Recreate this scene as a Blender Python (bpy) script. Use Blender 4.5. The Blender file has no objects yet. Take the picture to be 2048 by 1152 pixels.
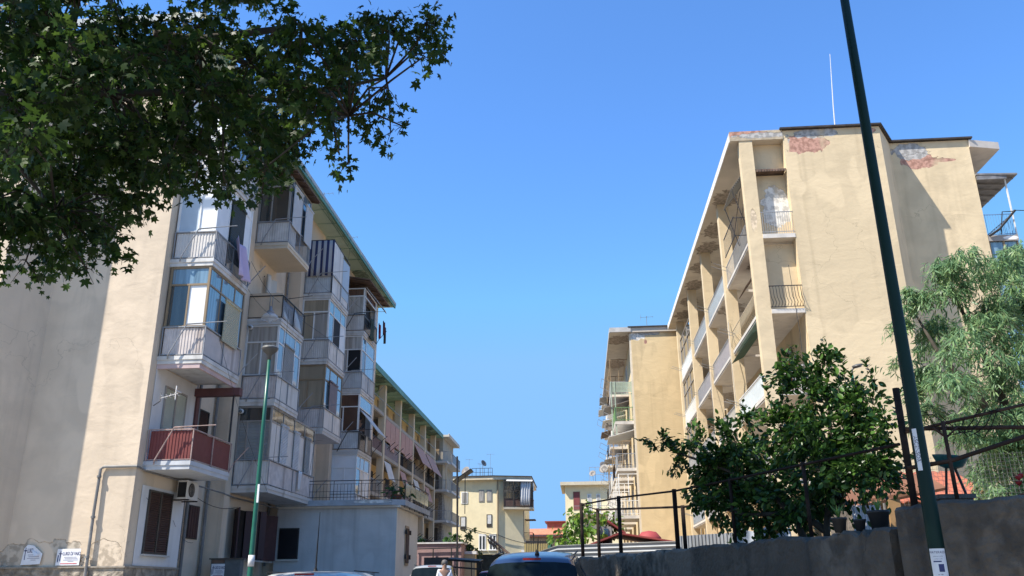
import bpy, bmesh, math, random
import numpy as np
from mathutils import Vector, Matrix
SC = bpy.context.scene
COL = SC.collection
rad = math.radians
# ------------------------------------------------------------------ camera
cam_d = bpy.data.cameras.new("camera"); cam = bpy.data.objects.new("camera", cam_d); COL.objects.link(cam)
cam_d.sensor_width = 36.0; cam_d.lens = 29.848; cam_d.clip_start = .1; cam_d.clip_end = 3000
_R = Matrix(((.9968, .0350, .0723), (.0798, -.3306, -.9404), (-.0090, .9431, -.3324)))
# columns are the camera's right, up and back axes in world space
_rt = Vector((_R[0][0], _R[1][0], _R[2][0])).normalized()
_bk = Vector((_R[0][2], _R[1][2], _R[2][2])); _bk = (_bk - _rt * _bk.dot(_rt)).normalized()
_up = _bk.cross(_rt)
cam.matrix_world = Matrix(((_rt.x, _up.x, _bk.x, 0), (_rt.y, _up.y, _bk.y, 0), (_rt.z, _up.z, _bk.z, 1.1), (0, 0, 0, 1)))
SC.camera = cam
# ------------------------------------------------------------------ light
SUN = Vector((1.62, 1.0, -2.42)).normalized()            # direction the light travels
world = bpy.data.worlds.new("World"); SC.world = world; world.use_nodes = True
wn = world.node_tree.nodes; wl = world.node_tree.links
bg = wn["Background"]; sky = wn.new("ShaderNodeTexSky"); sky.sky_type = 'NISHITA'; sky.sun_disc = False
sky.sun_elevation = math.asin(-SUN.z); sky.sun_rotation = math.atan2(-SUN.x, -SUN.y)
sky.air_density = 1.0; sky.dust_density = 0; sky.ozone_density = 10; sky.altitude = 1000
_m = wn.new("ShaderNodeVectorMath"); _m.operation = 'MULTIPLY'; _m.inputs[1].default_value = (.86,1.03,1.10); _c = wn.new("ShaderNodeVectorMath"); _c.operation = 'MINIMUM'; _c.inputs[1].default_value = (.88,1.85,3.35)
wl.new(sky.outputs[0], _m.inputs[0]); wl.new(_m.outputs[0], _c.inputs[0]); wl.new(_c.outputs[0], bg.inputs[0]); bg.inputs[1].default_value = .15
sun_d = bpy.data.lights.new("sun", 'SUN'); sun_d.energy = 4.1; sun_d.angle = rad(.53); sun_d.color = (1, .93, .82)
sun = bpy.data.objects.new("sun", sun_d); COL.objects.link(sun); sun.location = (-20, -15, 40)
sun.rotation_euler = SUN.to_track_quat('-Z', 'Y').to_euler()
SC.view_settings.view_transform = 'Standard'; SC.view_settings.look = 'None'
SC.view_settings.exposure = 1.05; SC.view_settings.gamma = 1
SC.cycles.max_bounces = 6; SC.cycles.transparent_max_bounces = 8
# ------------------------------------------------------------------ mesh builder
ORG = {}
class MB:
    def __init__(s): s.v = []; s.f = []
    def add(s, vs, fs):
        n = len(s.v); s.v += [tuple(p) for p in vs]; s.f += [tuple(i + n for i in f) for f in fs]; return s
    def box(s, x0, y0, z0, x1, y1, z1):
        x0, x1 = min(x0, x1), max(x0, x1); y0, y1 = min(y0, y1), max(y0, y1); z0, z1 = min(z0, z1), max(z0, z1)
        return s.add([(x0,y0,z0),(x1,y0,z0),(x1,y1,z0),(x0,y1,z0),(x0,y0,z1),(x1,y0,z1),(x1,y1,z1),(x0,y1,z1)],
            [(0,3,2,1),(4,5,6,7),(0,1,5,4),(1,2,6,5),(2,3,7,6),(3,0,4,7)])
    def bar(s, p, q, w, h=None):                       # square bar between two points
        p = Vector(p); q = Vector(q); h = h or w; d = (q - p).normalized()
        a = d.cross(Vector((0,0,1))); a = a.normalized() if a.length > 1e-3 else Vector((1,0,0)); b = a.cross(d)
        a = a * w / 2; b = b * h / 2
        return s.add([p-a-b,p+a-b,p+a+b,p-a+b,q-a-b,q+a-b,q+a+b,q-a+b],
            [(0,1,2,3),(7,6,5,4),(0,4,5,1),(1,5,6,2),(2,6,7,3),(3,7,4,0)])
    def tube(s, pts, r, n=6, r1=None):
        pts = [Vector(p) for p in pts]; m = len(pts); rr = [r + ((r1 if r1 is not None else r) - r) * i / max(1, m-1) for i in range(m)]
        vs = []; fs = []; a = None
        for i, p in enumerate(pts):
            d = (pts[min(i+1, m-1)] - pts[max(i-1, 0)])
            d = d.normalized() if d.length > 1e-6 else Vector((0,0,1))
            if a is None:
                a = d.cross(Vector((.31,.2,.93))).normalized()
            else:
                a = (a - d * a.dot(d)); a = a.normalized() if a.length > 1e-5 else d.orthogonal().normalized()
            b = d.cross(a)
            for k in range(n):
                t = 2*math.pi*k/n; vs.append(p + (a*math.cos(t) + b*math.sin(t)) * rr[i])
        for i in range(m-1):
            for k in range(n):
                k2 = (k+1) % n; fs.append((i*n+k, i*n+k2, (i+1)*n+k2, (i+1)*n+k))
        fs.append(tuple(range(n-1, -1, -1))); fs.append(tuple((m-1)*n+k for k in range(n)))
        return s.add(vs, fs)
    def prism(s, poly, z0, z1):                        # poly counter-clockwise seen from above
        n = len(poly)
        A = sum(poly[i][0]*poly[(i+1)%n][1]-poly[(i+1)%n][0]*poly[i][1] for i in range(n))
        if A < 0: poly = poly[::-1]
        vs = [(x,y,z0) for x,y in poly] + [(x,y,z1) for x,y in poly]
        fs = [tuple(range(n-1,-1,-1)), tuple(range(n,2*n))] + [(i,(i+1)%n,n+(i+1)%n,n+i) for i in range(n)]
        return s.add(vs, fs)
    def corr(s, p, q, z0, z1, pitch=.09, amp=.014, back=.004):     # upright ribbed sheet from p to q
        p = Vector((p[0],p[1],0)); q = Vector((q[0],q[1],0)); L = (q-p).length; d = (q-p)/L; nn = Vector((d.y,-d.x,0))
        n = max(2, int(L/pitch)); prof = []
        for i in range(n):
            for t, o in ((0,0),(.42,0),(.5,1),(.92,1)): prof.append(((i+t)/n*L, o*amp))
        prof.append((L,0)); m = len(prof); vs = []
        for off in (0, -back):
            for z in (z0, z1):
                for t,o in prof:
                    w = p + d*t + nn*(o+off); vs.append((w.x,w.y,z))
        fs = []
        for i in range(m-1):
            fs.append((i,i+1,m+i+1,m+i)); fs.append((2*m+i+1,2*m+i,3*m+i,3*m+i+1)); fs.append((m+i,m+i+1,3*m+i+1,3*m+i)); fs.append((i+1,i,2*m+i,2*m+i+1))
        fs += [(0,m,3*m,2*m),(2*m-1,m-1,3*m-1,4*m-1)]
        return s.add(vs, fs)
    def lathe(s, prof, c=(0,0,0), n=14, ax=None):      # prof: (r, z) pairs
        c = Vector(c); vs = []; fs = []; m = len(prof)
        M = Vector((0,0,1)).rotation_difference(Vector(ax)).to_matrix() if ax else Matrix.Identity(3)
        for r, z in prof:
            for k in range(n):
                t = 2*math.pi*k/n; vs.append(c + M @ Vector((r*math.cos(t), r*math.sin(t), z)))
        for i in range(m-1):
            for k in range(n): fs.append((i*n+k, i*n+(k+1)%n, (i+1)*n+(k+1)%n, (i+1)*n+k))
        fs.append(tuple(range(n-1,-1,-1))); fs.append(tuple((m-1)*n+k for k in range(n)))
        return s.add(vs, fs)
    def slab(s, quad, t):                              # quad pushed along its normal by t
        q = [Vector(p) for p in quad]; nr = (q[1]-q[0]).cross(q[-1]-q[0]).normalized()*t; n = len(q)
        return s.add(q + [p+nr for p in q], [tuple(range(n-1,-1,-1)), tuple(range(n,2*n))] + [(i,(i+1)%n,n+(i+1)%n,n+i) for i in range(n)])
    def grid(s, fn, nu, nv, thick=None):
        vs = [Vector(fn(i/nu, j/nv)) for j in range(nv+1) for i in range(nu+1)]; w = nu+1
        fs = [(j*w+i, j*w+i+1, (j+1)*w+i+1, (j+1)*w+i) for j in range(nv) for i in range(nu)]
        if thick is not None:
            o = Vector(thick); n = len(vs)
            fs2 = [tuple(i+n for i in f[::-1]) for f in fs]
            rim = []
            for i in range(nu): rim += [(i+1,i,n+i,n+i+1),(nv*w+i,nv*w+i+1,n+nv*w+i+1,n+nv*w+i)]
            for j in range(nv): rim += [(j*w,(j+1)*w,n+(j+1)*w,n+j*w),((j+1)*w+nu,j*w+nu,n+j*w+nu,n+(j+1)*w+nu)]
            vs = vs + [v+o for v in vs]; fs = fs + fs2 + rim
        return s.add(vs, fs)
    def mesh(s, name, mat, o=(0,0,0), smooth=False):
        me = bpy.data.meshes.new(name); o = Vector(o)
        me.from_pydata([(v[0]-o.x, v[1]-o.y, v[2]-o.z) for v in s.v], [], s.f); me.update()
        if mat: me.materials.append(mat)
        if smooth: me.polygons.foreach_set('use_smooth', [True]*len(me.polygons))
        return me
    def build(s, name, mat, parent=None, smooth=False, local=False, bevel=0, label=None):
        if not s.v: return None
        o = (0,0,0) if (local or parent is None) else ORG[parent.name]
        ob = bpy.data.objects.new(name, s.mesh(name, mat, o, smooth)); COL.objects.link(ob)
        if parent: ob.parent = parent
        ORG[ob.name] = o
        if label: ob['label'] = label
        if bevel:
            b = ob.modifiers.new("bevel", 'BEVEL'); b.width = bevel; b.segments = 2; b.limit_method = 'ANGLE'
        return ob
    def single(s, name, mat, label, cat, group=None, smooth=False, bevel=0):   # a thing that is one mesh, origin at its base
        a = np.array(s.v); o = ((a[:,0].min()+a[:,0].max())/2, (a[:,1].min()+a[:,1].max())/2, a[:,2].min())
        ob = bpy.data.objects.new(name, s.mesh(name, mat, o, smooth)); COL.objects.link(ob); ob.location = o; ORG[ob.name] = o
        tag(ob, label, cat, group)
        if bevel:
            b = ob.modifiers.new("bevel", 'BEVEL'); b.width = bevel; b.segments = 2; b.limit_method = 'ANGLE'
        return ob
def tag(o, label, cat, group=None, kind=None):
    o['label'] = label; o['category'] = cat
    if group: o['group'] = group
    if kind: o['kind'] = kind
    return o
def thing(name, label, cat, loc=(0,0,0), rz=0, group=None):
    o = bpy.data.objects.new(name, None); COL.objects.link(o); o.location = loc; o.rotation_euler = (0,0,rz)
    o.empty_display_size = .3; ORG[o.name] = tuple(loc); return tag(o, label, cat, group)
def struct(mb, name, mat, label):
    ob = mb.build(name, mat); ob['label'] = label; ob['kind'] = 'structure'; ob['category'] = name.split('_')[-1]; return ob
def dup(root, loc, rz=0, label=None, group=None, scale=None):
    r = root.copy(); COL.objects.link(r); r.location = loc; r.rotation_euler = (0,0,rz)
    if label: r['label'] = label
    if group: r['group'] = group
    if scale: r.scale = scale
    for ch in list(root.children):
        c = ch.copy(); COL.objects.link(c); c.parent = r
        for g in list(ch.children):
            d = g.copy(); COL.objects.link(d); d.parent = c
    return r
# ------------------------------------------------------------------ materials
MATS = {}
def M(name, col, rough=.8, var=.15, scale=2.5, bump=.15, bscale=45, metal=0, streak=0, patches=(), spec=.4, dirt=None, stretch=None, bd=.02, und=0, crack=0):
    """procedural surface: mottled colour, rain streaks, shaped patches, fine bump; world-space coordinates"""
    if name in MATS: return MATS[name]
    m = bpy.data.materials.new(name); m.use_nodes = True; N = m.node_tree.nodes; L = m.node_tree.links
    bs = N["Principled BSDF"]; bs.inputs["Roughness"].default_value = rough; bs.inputs["Metallic"].default_value = metal
    bs.inputs["Specular IOR Level"].default_value = spec
    geo = N.new("ShaderNodeNewGeometry"); P = geo.outputs["Position"]
    def noise(sc, det=5, vec=P, dist=0):
        n = N.new("ShaderNodeTexNoise"); n.inputs["Scale"].default_value = sc; n.inputs["Detail"].default_value = det
        n.inputs["Distortion"].default_value = dist; L.new(vec, n.inputs["Vector"]); return n.outputs["Fac"]
    def mapping(scl):
        k = N.new("ShaderNodeMapping"); k.inputs["Scale"].default_value = scl; L.new(P, k.inputs["Vector"]); return k.outputs[0]
    def mix(f, a, b, mode='MIX'):
        x = N.new("ShaderNodeMix"); x.data_type = 'RGBA'; x.blend_type = mode
        for sock, val in ((x.inputs[0], f), (x.inputs[6], a), (x.inputs[7], b)):
            if isinstance(val, (int, float)): sock.default_value = val
            elif isinstance(val, tuple): sock.default_value = (*val[:3], 1)
            else: L.new(val, sock)
        return x.outputs[2]
    def ramp(f, a, b):
        r = N.new("ShaderNodeMapRange"); r.inputs[1].default_value = a; r.inputs[2].default_value = b; r.interpolation_type = 'SMOOTHSTEP'
        L.new(f, r.inputs[0]); return r.outputs[0]
    src = mapping(stretch) if stretch else P
    lo = tuple(c*(1-var) for c in col); hi = tuple(min(.95, c*(1+var)) for c in col)
    c = mix(ramp(noise(scale, 6, src, .4), .3, .7), lo, hi)
    c = mix(ramp(noise(scale*.13, 3), .35, .7), c, tuple(x*(1-var*.7) for x in col)) if var > .05 else c
    if streak:
        s_ = ramp(noise(1.0, 6, mapping((2.6, 2.6, .14))), .5, .78)
        mm = N.new("ShaderNodeMath"); mm.operation = 'MULTIPLY'; mm.inputs[1].default_value = streak; L.new(s_, mm.inputs[0])
        c = mix(mm.outputs[0], c, tuple(x*.45 for x in (dirt or col)))
    pf = []
    for cen, rr, pc, k in patches:
        v = N.new("ShaderNodeVectorMath"); v.operation = 'SUBTRACT'; L.new(P, v.inputs[0]); v.inputs[1].default_value = cen
        d = N.new("ShaderNodeVectorMath"); d.operation = 'DIVIDE'; L.new(v.outputs[0], d.inputs[0]); d.inputs[1].default_value = rr
        ln = N.new("ShaderNodeVectorMath"); ln.operation = 'LENGTH'; L.new(d.outputs[0], ln.inputs[0])
        a = N.new("ShaderNodeMath"); a.operation = 'MULTIPLY_ADD'; L.new(noise(3.1, 7), a.inputs[0]); a.inputs[1].default_value = k; L.new(ln.outputs["Value"], a.inputs[2])
        f = ramp(a.outputs[0], 1.02 + k*.5, .98 + k*.5)
        pc2 = mix(ramp(noise(6, 5), .4, .6), pc, tuple(min(.9, x*1.5+.03) for x in pc)); c = mix(f, c, pc2); pf.append(f)
    nrm = None
    if crack:                                              # hairline cracks, only here and there
        dv = N.new("ShaderNodeVectorMath"); dv.operation = 'MULTIPLY_ADD'; nz = N.new("ShaderNodeTexNoise"); nz.inputs["Scale"].default_value = 1.6; nz.inputs["Detail"].default_value = 6; L.new(P, nz.inputs["Vector"])
        L.new(nz.outputs["Color"], dv.inputs[0]); dv.inputs[1].default_value = (1.1,1.1,1.1); L.new(P, dv.inputs[2])
        vo = N.new("ShaderNodeTexVoronoi"); vo.feature = 'DISTANCE_TO_EDGE'; vo.inputs["Scale"].default_value = .42; L.new(dv.outputs[0], vo.inputs["Vector"])
        k1 = ramp(vo.outputs["Distance"], .006, .001); k2 = ramp(noise(.35, 2), .5, .62); mm = N.new("ShaderNodeMath"); mm.operation = 'MULTIPLY'; L.new(k1, mm.inputs[0]); L.new(k2, mm.inputs[1])
        m2 = N.new("ShaderNodeMath"); m2.operation = 'MULTIPLY'; m2.inputs[1].default_value = crack; L.new(mm.outputs[0], m2.inputs[0]); c = mix(m2.outputs[0], c, tuple(x*.35 for x in col))
        # repaired areas of slightly different paint
        c = mix(ramp(noise(.55, 2, mapping((1,1,.5))), .56, .585), c, tuple(min(.9, x*1.05) for x in col)); c = mix(ramp(noise(.8, 8, mapping((1.2,1.2,.45))), .58, .74), c, tuple(x*.87 for x in col))
    L.new(c, bs.inputs["Base Color"])
    if und:                                                # hand-floated plaster: shallow hollows that grazing light picks out
        b0 = N.new("ShaderNodeBump"); b0.inputs["Strength"].default_value = und; b0.inputs["Distance"].default_value = .05
        L.new(noise(1.15, 3, mapping((1,1,1.8)), .6), b0.inputs["Height"]); nrm = b0.outputs[0]
    for f in pf:
        b1 = N.new("ShaderNodeBump"); b1.invert = True; b1.inputs["Strength"].default_value = .9; b1.inputs["Distance"].default_value = .04; L.new(f, b1.inputs["Height"])
        if nrm: L.new(nrm, b1.inputs["Normal"])
        nrm = b1.outputs[0]
    if nrm and not bump: L.new(nrm, bs.inputs["Normal"])
    if bump:
        b = N.new("ShaderNodeBump"); b.inputs["Strength"].default_value = bump; b.inputs["Distance"].default_value = bd
        L.new(noise(bscale, 4), b.inputs["Height"]); L.new(b.outputs[0], bs.inputs["Normal"])
        if nrm: L.new(nrm, b.inputs["Normal"])
    MATS[name] = m; return m
def metal_paint(name, col, rough=.45): return M(name, col, rough, .12, 5, .05, 60, 0, .25)
def leafmat(name, c1, c2, c3, trans=.35, rough=.5):
    m = bpy.data.materials.new(name); m.use_nodes = True; N = m.node_tree.nodes; L = m.node_tree.links
    bs = N["Principled BSDF"]; geo = N.new("ShaderNodeNewGeometry"); r = N.new("ShaderNodeValToRGB")
    e = r.color_ramp.elements; e[0].color = (*c1, 1); e[1].color = (*c3, 1); x = e.new(.55); x.color = (*c2, 1)
    L.new(geo.outputs["Random Per Island"], r.inputs[0]); L.new(r.outputs[0], bs.inputs["Base Color"]); bs.inputs["Roughness"].default_value = rough
    bs.inputs["Specular IOR Level"].default_value = .35
    t = N.new("ShaderNodeBsdfTranslucent"); hs = N.new("ShaderNodeHueSaturation"); hs.inputs["Value"].default_value = 1.6; hs.inputs["Hue"].default_value = .485
    L.new(r.outputs[0], hs.inputs["Color"]); L.new(hs.outputs[0], t.inputs[0])
    mx = N.new("ShaderNodeMixShader"); mx.inputs[0].default_value = trans; L.new(bs.outputs[0], mx.inputs[1]); L.new(t.outputs[0], mx.inputs[2])
    L.new(mx.outputs[0], N["Material Output"].inputs[0]); return m
def glassmat(name, col, rough=.06, spec=.9, coat=.6):
    m = M(name, col, rough, .35, 1.1, .06, 2.2, spec=spec, stretch=(7,7,.4), bd=.03); b = m.node_tree.nodes["Principled BSDF"]
    b.inputs["Coat Weight"].default_value = coat; b.inputs["Coat Roughness"].default_value = .03; b.inputs["IOR"].default_value = 1.6; return m
def slats(name, col, pitch, axis=2, dark=.35, rough=.6):       # painted louvre pattern: ridges across one axis
    m = M(name, col, rough, .12, 3, 0); N = m.node_tree.nodes; L = m.node_tree.links; bs = N["Principled BSDF"]
    w = N.new("ShaderNodeTexWave"); w.bands_direction = 'XYZ'[axis]; w.inputs["Scale"].default_value = .314159*1/pitch*1.0
    geo = N.new("ShaderNodeNewGeometry"); L.new(geo.outputs["Position"], w.inputs["Vector"])
    b = N.new("ShaderNodeBump"); b.inputs["Strength"].default_value = .9; b.inputs["Distance"].default_value = .03; L.new(w.outputs["Fac"], b.inputs["Height"]); L.new(b.outputs[0], bs.inputs["Normal"])
    return m
BRICK = (.34,.185,.14); GREYP = (.30,.29,.28)
m_left = M('cream_plaster_left', (.68,.56,.425), .9, .08, 1.3, .25, 9, 0, .22, dirt=(.5,.42,.34), und=.38, crack=.34,
    patches=[((-14.8,23.25,2.0),(1.3,.5,.42),(.36,.31,.245),1.2), ((-13.0,23.25,2.05),(.5,.5,.36),(.44,.36,.27),1.0), ((-12.45,27.4,2.2),(.3,.5,.5),(.2,.18,.17),1.2), ((-12.44,28.3,2.8),(.3,.3,.25),(.28,.25,.22),1.0)])
m_right = M('ochre_plaster_right', (.665,.535,.35), .9, .09, 1.3, .25, 9, 0, .24, dirt=(.45,.34,.2), und=.38, crack=.34,
    patches=[((9.4,31,17.75),(1.0,.3,.42),BRICK,1.1), ((8.1,31,17.95),(.8,.3,.3),GREYP,1.6), ((9.9,31,18.2),(.9,.3,.22),GREYP,1.4), ((12.0,31,18.2),(.25,.3,.12),BRICK,1.0),
             ((14.4,32.5,17.5),(.75,.3,.34),BRICK,1.2), ((14.1,32.5,17.95),(.75,.3,.35),GREYP,1.4), ((15.2,32.5,17.5),(.6,.3,.08),BRICK,.8),
             ((8.1,31.5,15.2),(.55,.3,.95),(.5,.48,.44),1.0), ((7.1,31,14.5),(.12,.3,.5),(.5,.4,.28),.8)])
m_right2 = M('ochre_plaster_far', (.66,.51,.30), .9, .08, 1.2, .15, 8, 0, .2, dirt=(.45,.32,.18), und=.4, crack=.3,
    patches=[((4.3,58,17.7),(.6,.3,.3),(.5,.48,.45),1.1), ((5.3,58,17.9),(1.0,.3,.18),GREYP,1.0), ((4.9,58,17.25),(.1,.3,.15),BRICK,.8)])
m_farleft = M('cream_plaster_columns', (.68,.57,.41), .9, .08, 1.3, .15, 9, 0, .18)
m_yellow = M('yellow_plaster', (.68,.50,.27), .9, .06, 1.2, .1, 9, 0, .1)
m_white = M('white_plaster', (.68,.67,.66), .85, .06, 1.5, .1, 12, 0, .2)
m_slab = M('grey_slab_paint', (.64,.63,.61), .8, .14, 2.5, .12, 14, 0, .45, dirt=(.3,.28,.26))
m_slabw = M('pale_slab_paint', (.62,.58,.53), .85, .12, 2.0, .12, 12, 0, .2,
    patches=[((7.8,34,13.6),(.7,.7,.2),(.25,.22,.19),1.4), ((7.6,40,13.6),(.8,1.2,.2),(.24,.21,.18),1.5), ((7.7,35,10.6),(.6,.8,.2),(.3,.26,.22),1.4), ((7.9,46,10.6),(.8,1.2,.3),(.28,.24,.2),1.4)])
m_soffr = M('peeling_soffit_right', (.58,.52,.44), .9, .1, 1.6, .12, 12, 0, 0,
    patches=[((7.2,y,18),(.55,.9,.4),(.22,.185,.15),1.7) for y in (36.5,40.2,42.6,45.4,48.5,51.5,54.4)])
m_soffr2 = M('peeling_soffit_far', (.56,.50,.43), .9, .1, 1.6, .12, 12, 0, 0, patches=[((3.1,59.8,17.9),(.8,1.2,.4),(.25,.2,.16),1.6), ((3.1,67,17.9),(.8,1.6,.4),(.25,.2,.16),1.6)])
m_soffl = M('green_painted_soffit', (.48,.58,.46), .85, .12, 1.3, .1, 14, 0, 0,
    patches=[((-11.8,27.5,17.95),(.6,2.0,.3),(.16,.13,.1),1.5), ((-12.1,44.5,17.95),(.45,.7,.3),(.13,.17,.12),1.2), ((-11.6,49,17.95),(.4,.5,.3),(.14,.15,.11),1.2)])
m_soffl2 = M('green_mouldy_soffit', (.36,.54,.38), .85, .14, 1.3, .1, 14, 0, 0,
    patches=[((-15.3,y,16.2),(.7,1.5,.3),(.10,.15,.10),1.6) for y in (62.5,66,72.5,75.2,79,84,87)])
m_gutter = M('green_gutter', (.10,.26,.19), .5, .3, 3, .05, 40, 0, .2)
m_fascia = M('grey_fascia', (.42,.46,.47), .7, .15, 3, .1, 20, 0, .2)
m_dark = M('dark_flashing', (.055,.045,.04), .6, .4, 4, .1, 30)
m_iron = M('dark_iron', (.03,.03,.034), .55, .3, 8, .05, 60)
m_rust = M('rusty_pipe', (.028,.018,.014), .85, .5, 9, .2, 70, spec=.2)
m_greyrail = M('grey_rail_paint', (.30,.31,.33), .5, .15, 6, .05, 60)
m_whiterail = M('white_rail_paint', (.72,.72,.70), .5, .12, 6, .05, 60)
m_bluerail = M('blue_rail_paint', (.16,.30,.52), .45, .15, 6, .05, 60)
m_greenrail = M('green_rail_paint', (.16,.30,.12), .5, .2, 6, .05, 60)
m_pan_grey = M('grey_ribbed_sheet', (.66,.63,.60), .6, .12, 3, .03, 40, 0, .5, dirt=(.36,.26,.19))
m_pan_blue = M('bluegrey_ribbed_sheet', (.56,.58,.59), .6, .12, 3, .03, 40, 0, .45, dirt=(.36,.28,.22))
m_pan_mauve = M('mauve_ribbed_sheet', (.64,.575,.545), .6, .14, 3, .03, 40, 0, .55, dirt=(.34,.22,.17))
m_pan_red = M('red_ribbed_sheet', (.20,.050,.045), .55, .12, 3, .03, 40, 0, .2)
m_pan_pale = M('pale_panel', (.73,.70,.66), .6, .12, 2, .04, 20, 0, .5, dirt=(.42,.33,.26))
m_pan_tan = M('tan_panel', (.66,.51,.36), .7, .1, 2, .05, 20, 0, .15)
m_fr_white = M('white_window_frame', (.78,.78,.77), .45, .05, 3, 0)
m_fr_bronze = M('bronze_window_frame', (.30,.22,.135), .45, .12, 3, 0)
m_fr_dark = M('dark_window_frame', (.05,.045,.04), .5, .2, 3, 0)
m_fr_grey = M('grey_window_frame', (.34,.31,.28), .5, .1, 3, 0)
m_gl_sky = glassmat('sky_tinted_glass', (.16,.25,.33), .05)  # blue in the base colour stands in for sky reflected by the panes
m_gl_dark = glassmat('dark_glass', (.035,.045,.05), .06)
m_gl_curt = glassmat('curtained_glass', (.40,.385,.36), .1, .7, .4)
m_gl_tan = glassmat('tan_glass', (.38,.32,.23), .12, .6, .3)
m_gl_brown = glassmat('brown_curtain_glass', (.10,.05,.038), .12, .6, .3)
m_wpanel = M('white_enclosure_panel', (.80,.81,.82), .5, .04, 2, .03, 20)
m_bpanel = M('pale_blue_panel', (.46,.54,.62), .5, .06, 2, .03, 20)
m_sh_cream = slats('cream_roller_shutter', (.62,.58,.40), .055)
m_sh_white = slats('white_roller_shutter', (.70,.71,.71), .055)
m_sh_dark = slats('dark_roller_shutter', (.05,.06,.055), .055)
m_sh_grey = slats('grey_roller_shutter', (.36,.37,.36), .055)
m_sh_brown = slats('brown_shutter', (.10,.052,.04), .05)
m_sh_mar = M('maroon_shutter', (.055,.022,.026), .5, .2, 4, .04, 30)
m_red_door = M('dark_red_door', (.16,.035,.03), .5, .15, 3, .05, 30)
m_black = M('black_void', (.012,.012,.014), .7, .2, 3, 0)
m_pinkawn = M('salmon_awning_cloth', (.52,.32,.27), .9, .1, 3, .1, 25, 0, .2)
m_whiteawn = M('off_white_awning_cloth', (.66,.65,.62), .9, .06, 3, .1, 25, 0, .15)
m_tin = M('weathered_tin', (.26,.25,.25), .6, .35, 3, .1, 25, .3, .3)
m_brick = M('rusty_tin_roof', (.15,.10,.075), .8, .4, 3, .15, 20)
m_concrete = M('stained_concrete', (.155,.132,.108), .92, .55, 5.5, .9, 16, 0, .8, dirt=(.07,.065,.06), bd=.04, und=.8, crack=.9, patches=[((1.9,12.1,.9),(.18,.3,1.3),(.34,.30,.24),.9),((2.75,9.8,.8),(.09,.15,1.2),(.32,.28,.22),.9),((.9,14.8,1.0),(.3,.5,.7),(.09,.08,.07),1.2),((4.1,7.0,1.2),(.35,.6,.5),(.10,.09,.08),1.2),((3.5,8.0,.9),(.15,.25,.9),(.26,.23,.19),1.0)])
m_stone = M('rough_stone_plinth', (.30,.26,.21), .95, .45, 4.5, 1.0, 7, bd=.08)
m_pipe = M('grey_pipe', (.22,.215,.21), .6, .25, 5, .05, 40)
m_greywall = M('bluegrey_wall_paint', (.57,.56,.545), .85, .09, 1.0, .12, 10, 0, .42, und=.4, crack=.25, dirt=(.4,.38,.35), patches=[((-10.3,35,.9),(3.2,.4,.75),(.36,.345,.32),1.0)])
m_palegrey = M('pale_grey_wall_paint', (.72,.68,.60), .85, .06, 1.0, .12, 10, 0, .12)
m_cabinet = M('grey_cabinet', (.12,.135,.14), .6, .2, 4, .05, 30)
m_paper = M('white_poster_paper', (.78,.79,.82), .7, .05, 5, .03, 60)
m_ink = M('dark_blue_ink', (.05,.06,.16), .8, .1, 5, 0)
m_redink = M('red_ink', (.5,.05,.06), .8, .1, 5, 0)
# ------------------------------------------------------------------ ground
m_asphalt = M('asphalt', (.10,.095,.088), .95, .25, 3, .3, 60)
m_pave = M('pavement_slabs', (.38,.35,.30), .9, .15, 3, .2, 30)
m_soil = M('garden_soil', (.34,.27,.19), .95, .35, 3, .6, 12, bd=.05)
b = MB(); b.add([(-1500,-1500,-.004),(1500,-1500,-.004),(1500,1500,-.004),(-1500,1500,-.004)], [(0,1,2,3)])
struct(b, 'ground', M('pale_earth', (.34,.29,.22), .95, .2, .5, .2, 5), 'pale dry ground between and behind the apartment blocks')
def ramp_strip(x0, x1, z):
    b = MB(); ys = [-40,12.4,16.6,100]; h = [0,0,.25,.67]
    for i in range(3): b.add([(x,y,q) for y,k in ((ys[i],h[i]),(ys[i+1],h[i+1])) for x,q in ((x0,-.05),(x1,-.05),(x1,z+k),(x0,z+k))], [(0,3,2,1),(4,5,6,7),(3,7,6,2),(0,4,7,3),(1,2,6,5)])
    return b
struct(ramp_strip(-8.2,.24,.004), 'road', m_asphalt, 'grey asphalt street rising between the apartment blocks')
struct(ramp_strip(-12.4,-8.2,.13), 'pavement', m_pave, 'raised slab pavement along the left apartment block')
b = MB(); b.prism([(.25,17.3),(3.25,8.85),(4.0,7.55),(12,4),(24,4),(24,30.9),(3,57),(1.2,57),(.25,30)], -.05, 1.5)
struct(b, 'garden_terrace', m_soil, 'raised garden terrace held up by the concrete wall')
# hazy hill line far behind
b = MB(); vs = []; random.seed(3)
for i in range(41):
    x = -500 + i*25; vs.append((x, 820, -1)); vs.append((x, 830, 3+2*math.sin(i*.7)+random.random()))
b.add(vs, [(2*i,2*i+2,2*i+3,2*i+1) for i in range(40)]); struct(b, 'hills', M('hazy_hills', (.30,.36,.38), .95, .1, .01, 0), 'low hazy hills on the horizon')

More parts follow.
